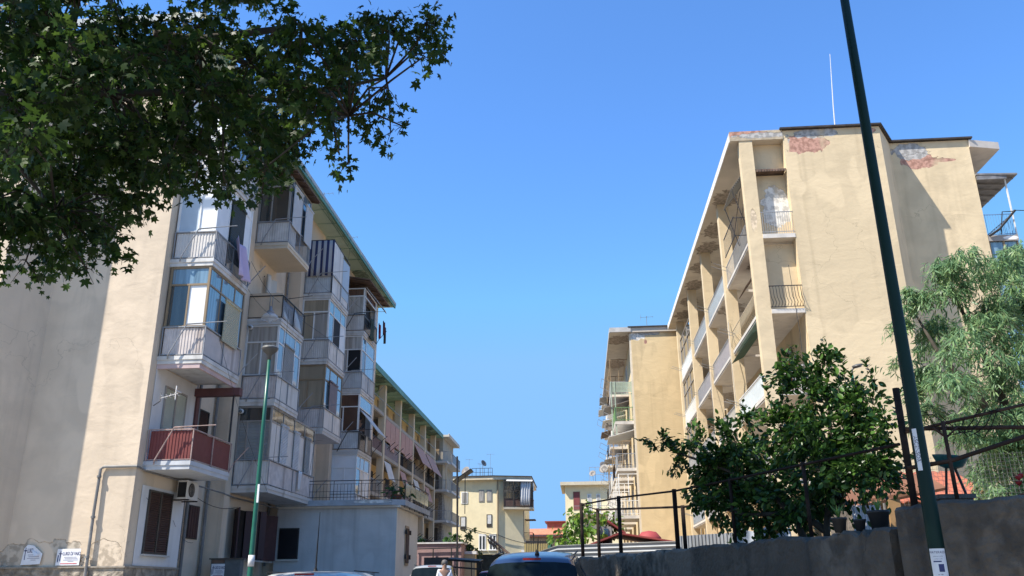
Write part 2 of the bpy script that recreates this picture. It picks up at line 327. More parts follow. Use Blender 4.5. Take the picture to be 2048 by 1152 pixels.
# ------------------------------------------------------------------ near left apartment block
XF = -12.44; XB = -11.07                        # street front, outer edge of the balconies
LV = [4.57, 7.67, 10.77, 13.87]                 # balcony floors
L1 = thing('apartment_building', 'cream plaster apartment block with glazed-in balconies and green eaves, nearest on the left', 'building', (-18,37,0))
notch = [(26.5,29.3),(32.65,35.4),(38.9,41.5),(45.0,47.6)]
poly = [(-24,21.83),(-16.48,21.83),(-15.85,23.3),(XF,23.3)]
for a, c in notch: poly += [(XF,a),(-13.0,a),(-13.0,c),(XF,c)]
poly += [(XF,50.6),(-24,50.6)]
b = MB(); b.prism(poly, 0, 17.95); b.build('wall', m_left, L1)
b = MB()
for y in (29.3,35.4,41.5): b.box(XF-.02,y+.02,1.75,XF+.10,y+.5,17.9)
b.build('pilaster', m_left, L1)
b = MB(); pl = [(-24.03,21.78),(-16.45,21.78),(-15.82,23.26),(XF+.05,23.26),(XF+.05,26.45),(-15,26.45),(-24.03,26.45)]
b.prism(pl, .0, 1.70); b.build('plinth', m_stone, L1)
b = MB(); b.prism([(-24,21.75),(-16.42,21.75),(-15.78,23.22),(XF+.09,23.22),(XF+.09,26.48),(-15,26.48),(-24,26.48)], 1.70, 1.74)
b.build('plinth_ledge', M('worn_ledge', (.33,.29,.24), .9, .25, 4, .3, 20), L1)
b = MB(); b.box(XF+.012,23.75,1.76,XF+.02,26.46,3.95); b.build('white_wall_coat', m_white, L1)
b = MB(); b.box(XF+.012,23.66,4.6,XF+.022,26.46,7.42); b.build('white_wall_coat', m_white, L1)
b = MB(); b.prism([(-24.4,21.5),(-16.3,21.5),(-15.6,23.0),(-11.42,23.0),(-11.42,50.6),(-24.4,50.6)], 17.95, 18.22)
roof = b.build('roof', m_soffl, L1)
b = MB(); b.box(-11.42,22.95,17.90,-11.34,50.65,18.06); b.build('gutter', m_gutter, roof)
b = MB(); b.box(-11.46,22.95,18.06,-11.32,50.68,18.24); b.box(-24.4,21.44,18.0,-11.3,21.5,18.25); b.build('fascia', m_fascia, roof)
b = MB()
for i in range(17):
    y = 24.2+i*1.62; b.tube([(XF+.1,y,17.9),(-11.95,y+.02,17.88+.01*(i%3)),(-11.44,y+.05,17.92)], .014, 4)
b.tube([(-11.5,23+i*.8,17.9+.02*math.sin(i*1.7)) for i in range(35)], .016, 4); b.tube([(-11.62,23+i*.8,17.92+.015*math.sin(i*1.1)) for i in range(35)], .012, 4)
b.build('soffit_net', m_gutter, roof)
# drain pipe on the gable and service pipes along the street front
b = MB(); b.tube([(XF+.06,23.24,4.40),(-13.36,23.24,4.40),(-13.44,23.22,4.34),(-13.44,23.2,3.2),(-13.42,23.2,1.9),(-13.40,23.17,0)], .042, 8)
for z in (4.1,3.0,1.95): b.tube([(-13.44,23.2,z),(-13.44,23.2,z+.06)], .06, 8)
b.build('drain_pipe', m_pipe, L1)
b = MB()
b.tube([(XF+.06,23.24,4.40),(XF+.07,23.8,4.33),(XF+.09,26.4,4.30),(XF+.09,29.2,4.26),(XF+.13,30.2,4.2),(XF+.08,34.9,4.22)], .03, 6)
b.tube([(-12.9,27.75,1.5),(-12.9,27.75,4.4),(-12.86,27.75,17.8)], .055, 8); b.tube([(-12.93,27.55,2.0),(-12.93,27.55,17.8)], .035, 6)
b.tube([(-12.9,29.2,.3),(-12.9,29.2,17.8)], .05, 8); b.tube([(-12.9,35.3,2),(-12.9,35.3,17.8)], .05, 8); b.tube([(-12.6,35.2,6.2),(-12.3,35.15,6.2),(-12.2,35.1,6.25)], .06, 8)
b.build('service_pipe', m_pipe, L1)
def shutter_window(root, X, y0, y1, z0, z1, mat=m_sh_brown, leaves=2, frame=m_fr_dark, nx=1, sill=True, depth=.05):
    """louvred shutter window on a wall of constant X, facing nx"""
    f = MB(); w = .055
    xa, xb = X, X+nx*depth
    f.box(xa,y0,z0,xb,y0+w,z1); f.box(xa,y1-w,z0,xb,y1,z1); f.box(xa,y0+w,z1-w,xb,y1-w,z1); f.box(xa,y0+w,z0,xb,y1-w,z0+w)
    for k in range(1, leaves):
        y = y0+(y1-y0)*k/leaves; f.box(xa,y-.035,z0+w,xb+nx*.004,y+.035,z1-w)
    o = f.build('window', frame, root)
    s = MB(); n = max(4, int((z1-z0-2*w)/.062)); h = (z1-z0-2*w)/n
    for k in range(leaves):
        ya = y0+(y1-y0)*k/leaves+w; yb = y0+(y1-y0)*(k+1)/leaves-w
        s.box(xa,ya,z0+w,xa+nx*.008,yb,z1-w)
        for i in range(n):
            z = z0+w+i*h; s.add([(xa+nx*.044,ya,z),(xa+nx*.044,yb,z),(xa+nx*.012,yb,z+h*.95),(xa+nx*.012,ya,z+h*.95)], [(0,1,2,3) if nx>0 else (3,2,1,0)])
    s.build('shutter', mat, o)
    if sill:
        s = MB(); s.box(X,y0-.06,z0-.05,X+nx*(depth+.07),y1+.06,z0); s.build('sill', M('pale_stone_sill', (.5,.48,.44), .8, .1), o)
    return o
shutter_window(L1, XF+.02, 24.15, 25.62, 2.08, 3.86)
shutter_window(L1, XF+.022, 24.30, 25.75, 4.9, 6.95, M('pale_green_shutter', (.66,.67,.57), .6, .1), 2, m_fr_grey, sill=False)
def flush_shutter(root, X, y0, y1, z0, z1, mat, n=1, frame=m_fr_dark, nx=1):
    f = MB(); f.box(X,y0-.04,z0-.04,X+nx*.03,y1+.04,z1+.04); o = f.build('window', frame, root)
    s = MB()
    for k in range(n):
        a = y0+(y1-y0)*k/n+.012; c = y0+(y1-y0)*(k+1)/n-.012; s.box(X+nx*.03,a,z0,X+nx*.05,c,z1)
    s.build('shutter', mat, o); return o
flush_shutter(L1, -13.0, 26.75, 27.40, 2.75, 3.85, m_sh_mar, 4); flush_shutter(L1, -13.0, 28.1, 28.85, 2.75, 3.75, m_sh_mar, 4)
shutter_window(L1, -13.0, 28.0, 28.8, 5.5, 7.0, m_sh_brown, 1)
f = MB(); f.box(-13.0,26.6,5.2,-12.9,27.3,7.0); o = f.build('door', m_red_door, L1)
g = MB(); g.box(-12.9,26.7,5.6,-12.895,27.2,6.9); g.build('door_pane', m_gl_dark, o)
for z in LV[1:]:
    shutter_window(L1, -13.0, 28.0, 28.8, z+.9, z+2.4, m_sh_grey, 1); shutter_window(L1, -13.0, 33.6, 34.5, z+.8, z+2.4, m_sh_brown, 1)
    shutter_window(L1, -13.0, 39.6, 40.6, z+.8, z+2.4, m_sh_brown, 1)
shutter_window(L1, -13.0, 33.6, 34.5, 5.3, 7.0, m_sh_brown, 1); 
# ground-floor shutters folded open beside the lamp post
def open_shutters(y0, y1, z0, z1):
    f = MB(); f.box(XF+.0,y0,z0,XF+.03,y1,z1); o = f.build('window', m_black, L1)
    for y, dy, ang in ((y0,-1,.55),(y0+.9,1,.85),(y0+1.8,-1,.7),(y1-1.1,1,.35)):
        s = MB(); w = .8; dx = math.sin(ang)*w; e = y + dy*math.cos(ang)*w
        s.slab([(XF+.06,y,z0),(XF+.06+dx,e,z0),(XF+.06+dx,e,z1),(XF+.06,y,z1)], .04); s.build('shutter', m_sh_mar, o)
    s = MB(); s.box(XF,y0-.1,z0-.06,XF+.12,y1+.1,z0); s.build('sill', M('pale_stone_sill', (.5,.48,.44), .8, .1), o)
open_shutters(30.6, 34.5, 2.15, 3.85)

# ------------------------------------------------------------------ balconies of the near left block
def balcony(root, y0, y1, z, pan, pan_side=None, slab=m_slab, encl=None, rail=m_greyrail, rack=True, side='sheet', soffit=None, X0=XF, X1=XB, hgt=.92, top=None, end='sheet'):
    b = MB(); b.box(X0-.02,y0,z-.22,X1,y1,z); b.box(X0-.02,y0-.025,z-.1,X1+.025,y0,z+.02); b.box(X1,y0,z-.1,X1+.025,y1,z+.02)
    o = b.build('balcony', slab, root)
    if soffit: s = MB(); s.box(X0,y0+.02,z-.36,X1-.05,y0+.1,z-.221); s.box(X1-.13,y0+.1,z-.36,X1-.05,y1-.02,z-.221); s.build('soffit_band', soffit, o)
    zt = z+hgt; za = z+.07
    p = MB()
    if end == 'sheet': p.corr((X0+.1,y0+.03),(X1-.03,y0+.03), za, zt-.03)
    else: p.box(X0-.02,y0+.01,z+.02,X1-.02,y0+.04,zt+.12)
    p.build('end_parapet', pan if end == 'sheet' else end, o)
    p = MB()
    if side == 'sheet': p.corr((X1-.03,y0+.04),(X1-.03,y1-.03), za, zt-.03, .075, .01)
    elif side == 'panel':
        n = 3
        for k in range(n): p.box(X1-.04,y0+.06+(y1-y0-.1)*k/n,za,X1-.02,y0+.02+(y1-y0-.1)*(k+1)/n,zt-.03)
    elif side == 'half': p.corr((X1-.03,y0+.04),(X1-.03,y0+.9), za, zt-.03, .075, .01)
    p.build('side_parapet', pan_side or pan, o)
    r = MB(); w = .035
    r.bar((X0+.05,y0+.0,zt),(X1+.01,y0+.0,zt),w); r.bar((X1+.01,y0,zt),(X1+.01,y1,zt),w)
    r.bar((X0+.05,y0+.0,z+.06),(X1+.01,y0+.0,z+.06),.025); r.bar((X1+.01,y0,z+.06),(X1+.01,y1,z+.06),.025)
    for yy in (y0,(y0+y1)/2,y1-.02): r.bar((X1+.01,yy,z),(X1+.01,yy,zt),.03)
    r.bar((X0+.06,y0,z),(X0+.06,y0,zt),.03)
    if side in ('bars','half'):
        n = int((y1-y0)/.11)
        for i in range(n): r.tube([(X1+.0,y0+.1+i*.11,z+.06),(X1+.0,y0+.1+i*.11,zt)], .008, 4)
    r.build('railing', rail, o)
    if rack:
        r = MB(); yy = y0-.16; r.tube([(X0+.32,y0-.03,z-.06),(X0+.40,yy,z+.03),(X0+.86,yy,zt+.02),(X1+.05,yy,zt+.05)], .02, 6)
        r.tube([(X1-.5,yy,zt+.04),(X1+.75,yy-.05,zt+.06)], .014, 5); r.tube([(X0+.4,yy,z+.03),(X0+.4,y0,z+.03)], .014, 5); r.build('clothes_rack', rail, o)
        r = MB(); yy2 = y1+.05; r.tube([(X1,y1-.1,z-.05),(X1+.1,yy2,z+.3),(X1+.55,yy2,zt-.1)], .016, 5); r.build('clothes_rack', rail, o)
    if encl: enclosure(o, y0+.06, y1-.04, zt, top or z+2.87, X0+.06, X1-.05, **encl)
    return o
def enclosure(o, y0, y1, z0, z1, X0, X1, frame=m_fr_white, end=None, out=None, shutter=None, mull=(.52,), outm=(.33,.72), trans=.70, w=.055, gap=None):
    """glazed-in balcony: end wall faces the gable side, outer wall faces the street; end/out are (upper, lower-left, lower-right...) pane materials"""
    zt = z0+(z1-z0)*trans; f = MB()
    for x in (X0+w/2, X1-w/2): f.bar((x,y0,z0),(x,y0,z1),w*1.3)
    f.bar((X1-w/2,y1,z0),(X1-w/2,y1,z1),w*1.3)
    for z in (z0+.03, zt, z1-.03):
        f.bar((X0,y0,z),(X1,y0,z),w); f.bar((X1-w/2,y0,z),(X1-w/2,y1,z),w)
    xm = [X0] + [X0+(X1-X0)*t for t in mull] + [X1]; ym = [y0] + [y0+(y1-y0)*t for t in outm] + [y1]
    for x in xm[1:-1]: f.bar((x,y0,z0),(x,y0,zt),w*.9)
    for y in ym[1:-1]: f.bar((X1-w/2,y,z0),(X1-w/2,y,z1 if gap is None else z1),w*.9)
    f.build('window_frame', frame, o)
    by = {}
    end = end or [m_gl_curt]; out = out or [m_gl_sky]
    for i in range(len(xm)-1): by.setdefault(end[min(i+1,len(end)-1)].name, MB()).box(xm[i]+.01,y0+.005,z0,xm[i+1]-.01,y0+.02,zt)
    by.setdefault(end[0].name, MB()).box(X0+.01,y0+.005,zt,X1-.01,y0+.02,z1)
    for i in range(len(ym)-1):
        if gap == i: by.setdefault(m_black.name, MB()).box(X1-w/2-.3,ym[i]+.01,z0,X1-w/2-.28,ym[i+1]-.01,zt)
        else: by.setdefault(out[min(i+1,len(out)-1)].name, MB()).box(X1-w/2-.01,ym[i]+.01,z0,X1-w/2+.005,ym[i+1]-.01,zt)
    by.setdefault(out[0].name, MB()).box(X1-w/2-.01,y0+.01,zt,X1-w/2+.005,y1-.01,z1)
    for k, mb in by.items():
        if 'panel' not in k: mb.build('window_pane', bpy.data.materials[k], o); continue
        for q in range(0, len(mb.v), 8): one = MB(); one.v = mb.v[q:q+8]; one.f = mb.f[:6]; one.build('panel', bpy.data.materials[k], o)
    # lid and back so that the enclosure is a closed room
    l = MB(); l.box(X0,y0+.03,z1-.02,X1-.05,y1,z1); l.box(X0,y1-.02,z0,X1-.05,y1,z1-.02); l.build('enclosure_lid', m_pan_pale, o)
    for s in shutter or []:
        ya, yb, za, zb, mat, off = s; sh = MB(); sh.box(X1+off,ya,za,X1+off+.03,yb,zb); sh.box(X1+off-.02,ya-.03,zb,X1+off+.06,yb+.03,zb+.07); sh.build('roller_shutter', mat, o)
C1, C2, C3, C4 = (23.65,26.45), (29.9,32.55), (36.0,38.85), (42.1,44.9)
# first column
balcony(L1, *C1, LV[0], m_pan_red, slab=M('pale_grey_slab_paint', (.55,.57,.60), .8, .1, 2.5, .1, 14, 0, .2), rail=M('worn_red_rail', (.42,.30,.27), .6, .3, 8, .1))
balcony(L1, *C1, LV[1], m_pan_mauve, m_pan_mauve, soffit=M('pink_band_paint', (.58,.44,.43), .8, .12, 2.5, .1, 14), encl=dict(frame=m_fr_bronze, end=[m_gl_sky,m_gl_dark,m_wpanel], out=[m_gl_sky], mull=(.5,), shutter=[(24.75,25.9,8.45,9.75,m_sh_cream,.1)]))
balcony(L1, *C1, LV[2], m_pan_grey, m_pan_grey, side='half', encl=dict(frame=m_fr_white, end=[m_wpanel,m_bpanel,m_wpanel], out=[m_wpanel,m_wpanel,m_gl_sky,m_wpanel], mull=(.55,), outm=(.34,.78), trans=.82, shutter=[(24.7,25.75,11.2,13.2,m_sh_dark,.02)]))
balcony(L1, *C1, LV[3], m_pan_grey, m_pan_grey, encl=dict(frame=m_fr_white, end=[m_wpanel,m_bpanel,m_wpanel], out=[m_gl_sky]))
b = MB(); b.box(XF,26.3,7.05,XB+.15,26.55,7.3); b.box(XF-.02,26.42,4.57,XF+.09,26.62,7.1); b.build('red_beam', M('dull_red_beam', (.13,.055,.055), .7, .15), L1)
b = MB(); b.box(XB-.09,26.38,5.5,XB-.04,26.43,7.1); b.build('post', m_iron, L1)
# second column
balcony(L1, 29.9, 35.2, LV[0], m_pan_grey, m_pan_mauve, encl=dict(frame=m_fr_grey, end=[m_gl_dark,m_sh_grey,m_sh_grey], out=[m_gl_dark,m_pan_pale,m_pan_pale,m_pan_pale,m_pan_pale], mull=(.3,), outm=(.25,.5,.75), trans=.72,
        shutter=[(31.0,31.7,5.5,6.9,m_sh_white,.02),(32.5,33.1,5.5,6.9,m_sh_white,.02),(33.9,34.5,5.5,6.9,m_sh_grey,.02)]))
balcony(L1, *C2, LV[1], m_pan_mauve, m_pan_pale, slab=m_slab, encl=dict(frame=m_fr_white, end=[m_gl_curt,m_gl_curt,m_gl_curt], out=[m_gl_sky], mull=(.5,), outm=(.25,.75), trans=.66, shutter=[(30.65,31.75,8.6,9.95,m_sh_grey,-.02)]))
o = balcony(L1, *C2, LV[2], m_pan_tan, None, side='bars', end=m_pan_tan, rail=m_iron, rack=False)
b = MB(); b.grid(lambda u,v: (XB-.03+.03*math.sin(u*9+v*3)+.1*(1-v)*math.sin(u*3.1)*.5, 30.0+2.5*u, LV[2]+.03+.8*v), 14, 5, (-.006,0,0)); b.build('plastic_sheet', M('grey_plastic_sheet', (.42,.44,.47), .35, .2, 3, .1, 10), o, True)
for y_ in (30.1,32.3): b = MB(); b.tube([(XB+.0,y_,11.6),(XB+.95,y_+.4,11.85)], .014, 5); b.build('clothes_rack', m_iron, o)
balcony(L1, *C2, LV[3], m_pan_grey, m_pan_pale, slab=M('bounce_lit_slab_paint', (.66,.58,.46), .85, .08, 2, .1, 14, 0, .1), side='half', encl=dict(frame=m_fr_grey, end=[m_gl_dark,m_gl_dark,m_gl_dark], out=[m_gl_sky], mull=(.42,), outm=(.1,.5,.6), trans=.78, shutter=[(30.1,31.1,14.7,16.4,m_sh_white,.08),(31.5,32.4,14.6,16.2,m_sh_white,.12)]), top=16.8)  # slab colour holds the light bounced up onto its underside
b = MB(); b.slab([(XF,29.7,17.15),(XB+.25,29.6,16.85),(XB+.28,32.7,16.85),(XF,32.7,17.15)], .05)
for i in range(5): b.bar((XF+.1,29.8+i*.7,17.1),(XB+.25,29.8+i*.7,16.8),.05)
b.build('tin_canopy', m_brick, L1)
# third column
balcony(L1, *C3, LV[1], m_pan_mauve, m_pan_pale, side='panel', encl=dict(frame=m_fr_bronze, end=[m_gl_tan,m_gl_tan,m_gl_tan], out=[m_gl_sky], mull=(.4,), outm=(.28,.72), trans=.66, shutter=[(36.7,37.9,8.6,9.9,M('plum_shutter', (.15,.11,.13), .5, .1, 4, .05),.03)]))
balcony(L1, *C3, LV[2], m_pan_grey, m_pan_pale, side='panel', encl=dict(frame=m_fr_white, end=[m_gl_tan,m_gl_tan,m_gl_curt], out=[m_gl_sky,m_gl_sky,m_black,m_wpanel], mull=(.45,), outm=(.28,.7), trans=.68))
o = balcony(L1, *C3, LV[3], m_pan_blue, m_pan_pale, side='panel')
m_stripe = M('navy_and_grey_striped_cloth', (.5,.5,.5), .9, .05, 3, .1, 30); N_ = m_stripe.node_tree.nodes; L_ = m_stripe.node_tree.links
_w = N_.new("ShaderNodeTexWave"); _w.bands_direction = 'X'; _w.inputs["Scale"].default_value = .31416/.27; _g = N_.new("ShaderNodeNewGeometry"); L_.new(_g.outputs["Position"], _w.inputs["Vector"])
_r = N_.new("ShaderNodeValToRGB"); _r.color_ramp.interpolation = 'CONSTANT'; _r.color_ramp.elements[0].color = (.035,.045,.12,1); _r.color_ramp.elements[1].color = (.46,.46,.48,1); _r.color_ramp.elements[1].position = .42
L_.new(_w.outputs["Fac"], _r.inputs[0]); L_.new(_r.outputs[0], N_["Principled BSDF"].inputs["Base Color"])
b = MB(); b.grid(lambda u,v: (XF+.15+1.25*u, 35.93+.05*math.sin(u*16)*(1-v)-.02, 14.72+1.75*v), 24, 4, (0,.01,0)); b.build('striped_curtain', m_stripe, o, True)
b = MB(); b.box(XB-.02,36.0,14.85,XB+.0,37.6,16.45); b.build('side_screen', m_pan_pale, o)
b = MB(); b.box(XB-.02,37.65,14.3,XB,38.8,16.2); b.build('side_screen', m_bpanel, o)
b = MB(); b.bar((XF+.1,35.95,16.5),(XB+.02,35.95,16.5),.04); b.bar((XB,35.95,13.9),(XB,35.95,16.5),.05); b.bar((XB,35.95,16.5),(XB,38.8,16.3),.04); b.build('curtain_rail', m_iron, o)
# fourth column
balcony(L1, *C4, LV[0]+.02, m_wpanel, m_wpanel, end=m_wpanel, rack=False, encl=dict(frame=m_fr_white, end=[m_wpanel,m_wpanel,m_wpanel], out=[m_gl_curt,m_gl_sky,m_pan_pale,m_wpanel], outm=(.3,.6), trans=.66))
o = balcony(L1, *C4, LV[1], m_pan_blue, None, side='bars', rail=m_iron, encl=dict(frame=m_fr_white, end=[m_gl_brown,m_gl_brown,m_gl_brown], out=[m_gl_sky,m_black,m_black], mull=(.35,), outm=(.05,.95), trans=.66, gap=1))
b = MB(); b.slab([(XB-.05,42.3,9.75),(XB+.95,42.35,8.55),(XB+.95,44.3,8.55),(XB-.05,44.2,9.75)], .015); b.build('awning', m_whiteawn, o)
balcony(L1, *C4, LV[2], m_pan_blue, m_pan_blue, side='panel', encl=dict(frame=m_fr_white, end=[m_gl_curt,m_gl_curt,m_black], out=[m_gl_sky,m_gl_brown,m_gl_sky], mull=(.4,), outm=(.3,), trans=.62))
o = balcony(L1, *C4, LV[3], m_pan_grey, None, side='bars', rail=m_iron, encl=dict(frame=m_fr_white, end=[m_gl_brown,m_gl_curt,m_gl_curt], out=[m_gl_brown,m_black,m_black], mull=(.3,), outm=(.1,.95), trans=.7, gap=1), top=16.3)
b = MB(); b.slab([(XB+.0,42.2,16.35),(XB+1.05,42.3,15.0),(XB+1.05,42.55,14.92),(XB,42.5,16.3)], .02); b.tube([(XB,42.3,15.0),(XB+1.0,42.4,15.0)], .015, 5); b.build('folded_awning', m_whiteawn, o)
b = MB(); b.slab([(XF,41.6,16.85),(XB+.35,41.5,16.5),(XB+.4,46.2,16.5),(XF,46.2,16.85)], .05)
for i in range(6): b.bar((XF+.1,41.7+i*.85,16.8),(XB+.35,41.7+i*.85,16.46),.05)
b.build('tin_canopy', m_brick, L1)
# dome cameras belong to the enclosures below them
for x, y, z in ((-12.2,29.86,10.45),(-12.25,29.86,7.25)):
    t = thing('dome_camera', 'white dome security camera under the ' + ('tan balcony panel' if z > 9 else 'balcony with mauve end panel'), 'camera', (x,y,z))
    b = MB(); b.lathe([(.001,-.02),(.09,-.02),(.09,.07),(.001,.07)], (x,y,z), 12, (0,-1,-.2)); b.build('housing', m_fr_white, t, True)
    b = MB(); b.lathe([(.065,.07),(.06,.11),(.035,.135),(.001,.145)], (x,y,z), 12, (0,-1,-.2)); b.build('lens_dome', m_gl_dark, t, True)

# slack ropes and cables along the front
b = MB()
def sag(p, q, d, r=.006):
    p, q = Vector(p), Vector(q); b.tube([p+(q-p)*t-Vector((0,0,d*4*t*(1-t))) for t in [i/8 for i in range(9)]], r, 4)
sag((-10.7,23.5,8.6),(-10.95,29.7,4.3),.25); sag((-10.9,30.2,11.7),(-10.95,30.0,5.4),.05); sag((-10.95,36.0,11.6),(-10.9,34.0,5.3),.2); sag((XB+.1,42.3,15.0),(XB+.1,36.1,14.8),.3); sag((XB,26.4,10.8),(XB,29.9,10.7),.2)
sag((XB+.05,32.6,14.0),(XB+.05,36.0,13.9),.25); sag((-11.6,40.5,17.9),(-11.2,37,11.6),.1); sag((XF+.1,23.9,3.6),(-12.9,27.7,3.2),.25); sag((XF+.1,25.7,3.1),(-12.95,28.6,2.6),.2); sag((XF+.1,26.4,4.1),(-12.3,30.5,3.9),.25,.01)
b.build('cable', m_iron, L1)
# ------------------------------------------------------------------ low grey house built onto the block, with its roof terrace
AN = thing('terrace_house', 'low blue-grey house with a railed roof terrace built against the left block', 'house', (-10,37.3,0))
b = MB(); b.box(-12.42,35.0,0,-7.46,39.6,4.2); b.build('wall', m_greywall, AN)
b = MB(); b.box(-7.46,35.0,0,-7.452,39.6,4.2); b.build('side_wall_coat', m_palegrey, AN)
b = MB(); b.prism([(-12.42,34.7),(-7.6,34.7),(-7.12,35.0),(-7.08,40.6),(-12.42,40.6)], 4.28, 4.5); r_ = b.build('roof', M('blue_grey_fascia', (.38,.42,.46), .75, .2, 3, .1, 20, 0, .2, patches=[((-8.4,34.7,4.42),(.8,.3,.07),(.5,.5,.48),1.0)]), AN)
b = MB(); b.box(-12.4,34.85,4.2,-7.3,40.3,4.28); b.build('cornice', m_palegrey, r_)
f = MB(); f.box(-12.27,34.97,2.24,-11.44,34.995,3.45); o = f.build('window', m_fr_dark, AN)
s = MB(); s.box(-12.22,34.95,2.28,-11.49,34.97,3.40); s.build('shutter', M('black_shutter', (.008,.008,.012), .6, .2), o)
s = MB(); s.box(-12.3,34.9,2.18,-11.4,34.99,2.235); s.build('sill', m_palegrey, o)
f = MB(); f.box(-7.45,36.7,2.0,-7.41,37.45,3.6); o = f.build('window', M('tan_stone_surround', (.45,.34,.23), .8, .1), AN)
s = MB(); s.box(-7.41,36.78,2.1,-7.38,37.04,3.5); s.box(-7.41,37.11,2.1,-7.38,37.37,3.5); s.build('shutter', m_sh_brown, o)
s = MB()
for z in (2.25,3.25): s.box(-7.41,36.62,z,-7.33,36.76,z+.18); s.box(-7.41,37.39,z,-7.33,37.53,z+.18)
s.build('shutter_catch', m_iron, o)
r = MB(); zt = 5.28
rl = [(-12.35,34.78),(-7.62,34.78),(-7.18,35.08),(-7.16,40.5)]
for a, c in zip(rl, rl[1:]):
    r.bar((*a,zt),(*c,zt),.03); r.bar((*a,4.62),(*c,4.62),.02); r.bar((*a,4.85),(*c,4.85),.016)
n = 33
for i in range(n+1):
    x = -12.35+(4.73)*i/n; r.tube([(x,34.78,4.5),(x,34.78,zt if i%8==0 else zt-.12)], .013 if i%8==0 else .008, 4)
r.bar((-12.35,34.78,zt-.13),(-7.62,34.78,zt-.13),.014)
for i in range(6): r.bar((-7.17,35.1+i*1.08,4.2),(-7.17,35.1+i*1.08,zt),.03)
r.build('railing', m_iron, AN)
s = MB()
for i in range(5): s.box(-7.155,35.14+i*1.08,4.68,-7.145,36.14+i*1.08,zt-.1)
s.build('railing_screen', M('green_smoked_glass', (.05,.075,.055), .15, .3, 2, 0, spec=.7), AN)
# ------------------------------------------------------------------ near right apartment block (loggias behind tall pilasters)
R1 = thing('apartment_building', 'ochre apartment block with tall pilasters, open balconies and peeling roof edge, nearest on the right', 'building', (11,44,0))
XW = 8.6                                        # back wall of the balconies
b = MB(); b.prism([(XW,31),(12.4,31),(13.3,32.5),(16.45,32.5),(16.45,57.6),(XW,57.6)], 0, 18.38); b.build('wall', m_right, R1)
b = MB(); b.box(6.85,31,0,7.37,31.38,18.0); b.build('pilaster', m_right, R1)
for y in (37.05,43.15,49.25,55.9):
    b = MB(); b.box(6.87,y,0,7.37,y+.4,17.99); b.build('pilaster', m_right, R1)
for z0, z1 in ((16.72,17.99),(13.9,16.6),(10.9,13.62)):
    b = MB(); b.box(7.37,31.42,z0,XW-.003,31.58,z1); b.build('infill_wall', m_right, R1)
b = MB(); b.prism([(6.5,31.0),(XW-.002,31.0),(XW-.002,57.6),(6.5,57.6)], 18.0, 18.4); roof = b.build('roof', m_soffr, R1)
b = MB(); b.box(6.46,31.0,17.97,6.5,57.6,18.3); b.build('roof_edge', M('white_roof_edge', (.72,.70,.66), .8, .12, 3, .1, 20, 0, .3), roof)
b = MB(); b.box(6.5,30.97,18.0,XW,31.0,18.42); b.build('roof_end', M('spalled_cornice', (.50,.42,.31), .95, .3, 3, .6, 9, patches=[((7.2,31,18.3),(.8,.3,.14),BRICK,1.6),((7.8,31,18.2),(1.0,.3,.12),GREYP,1.6)]), roof)
b = MB(); b.prism([(XW-.1,30.86),(12.46,30.86),(13.38,32.36),(16.4,32.36),(16.6,32.36),(16.6,57.6),(XW-.1,57.6)], 18.4, 18.47); b.build('flashing', m_dark, roof)
b = MB(); b.prism([(16.45,32.4),(17.78,32.75),(17.78,57.6),(16.45,57.6)], 18.02, 18.34); b.build('eaves', M('pale_eaves', (.62,.56,.50), .85, .1, 2, .1, 14), roof)
def bal_rail(o, X, y0, y1, z, mat, h=.92, n=None, sheet=None, bend=0, name='railing'):
    r = MB(); r.bar((X,y0,z+h),(X,y1,z+h),.035); r.bar((X,y0,z+.08),(X,y1,z+.08),.025)
    n = n or int((y1-y0)/(.24 if bend else .13))
    for i in range(n+1):
        y = y0+(y1-y0)*i/n
        if bend: r.tube([(X,y,z+.08),(X-bend*1.2,y,z+.25),(X-bend,y,z+.45),(X,y,z+h)], .009, 4)
        else: r.tube([(X,y,z+.05),(X,y,z+h)], .010, 4)
    r.build(name, mat, o)
    if sheet: s = MB(); s.box(X+.03,y0+.05,z+.12,X+.04,y1-.05,z+h-.06); s.build('railing_screen', sheet, o)
sheet_b = M('pale_blue_screen', (.42,.50,.54), .6, .1, 2, .05, 20, 0, .2); sheet_g = M('grey_pink_screen', (.40,.33,.33), .6, .12, 2, .05, 20, 0, .3); sheet_c = M('cream_screen', (.62,.55,.42), .7, .1, 2, .05, 20, 0, .2)
bays = [(31.4,37.05),(37.45,43.15),(43.55,49.25),(49.65,55.9)]
m_creamrail = M('cream_rail_paint', (.42,.35,.24), .6, .2, 6, .05)
style = {(0,3):(m_greyrail,None,0),(0,2):(m_creamrail,None,.10),(0,1):(m_whiterail,sheet_b,0),(0,0):(m_greyrail,sheet_c,0),
         (1,3):(m_greyrail,sheet_b,0),(1,2):(m_greyrail,sheet_g,0),(1,1):(m_greyrail,sheet_c,0),(1,0):(m_greyrail,sheet_b,0),
         (2,3):(m_greyrail,sheet_b,0),(2,2):(m_greyrail,sheet_g,0),(2,1):(m_greyrail,sheet_c,0),(2,0):(m_greyrail,sheet_g,0),
         (3,3):(m_whiterail,sheet_b,0),(3,2):(m_whiterail,sheet_c,0),(3,1):(m_greyrail,sheet_c,0),(3,0):(m_greyrail,sheet_b,0)}
LR = [4.62, 7.75, 10.85, 13.9]
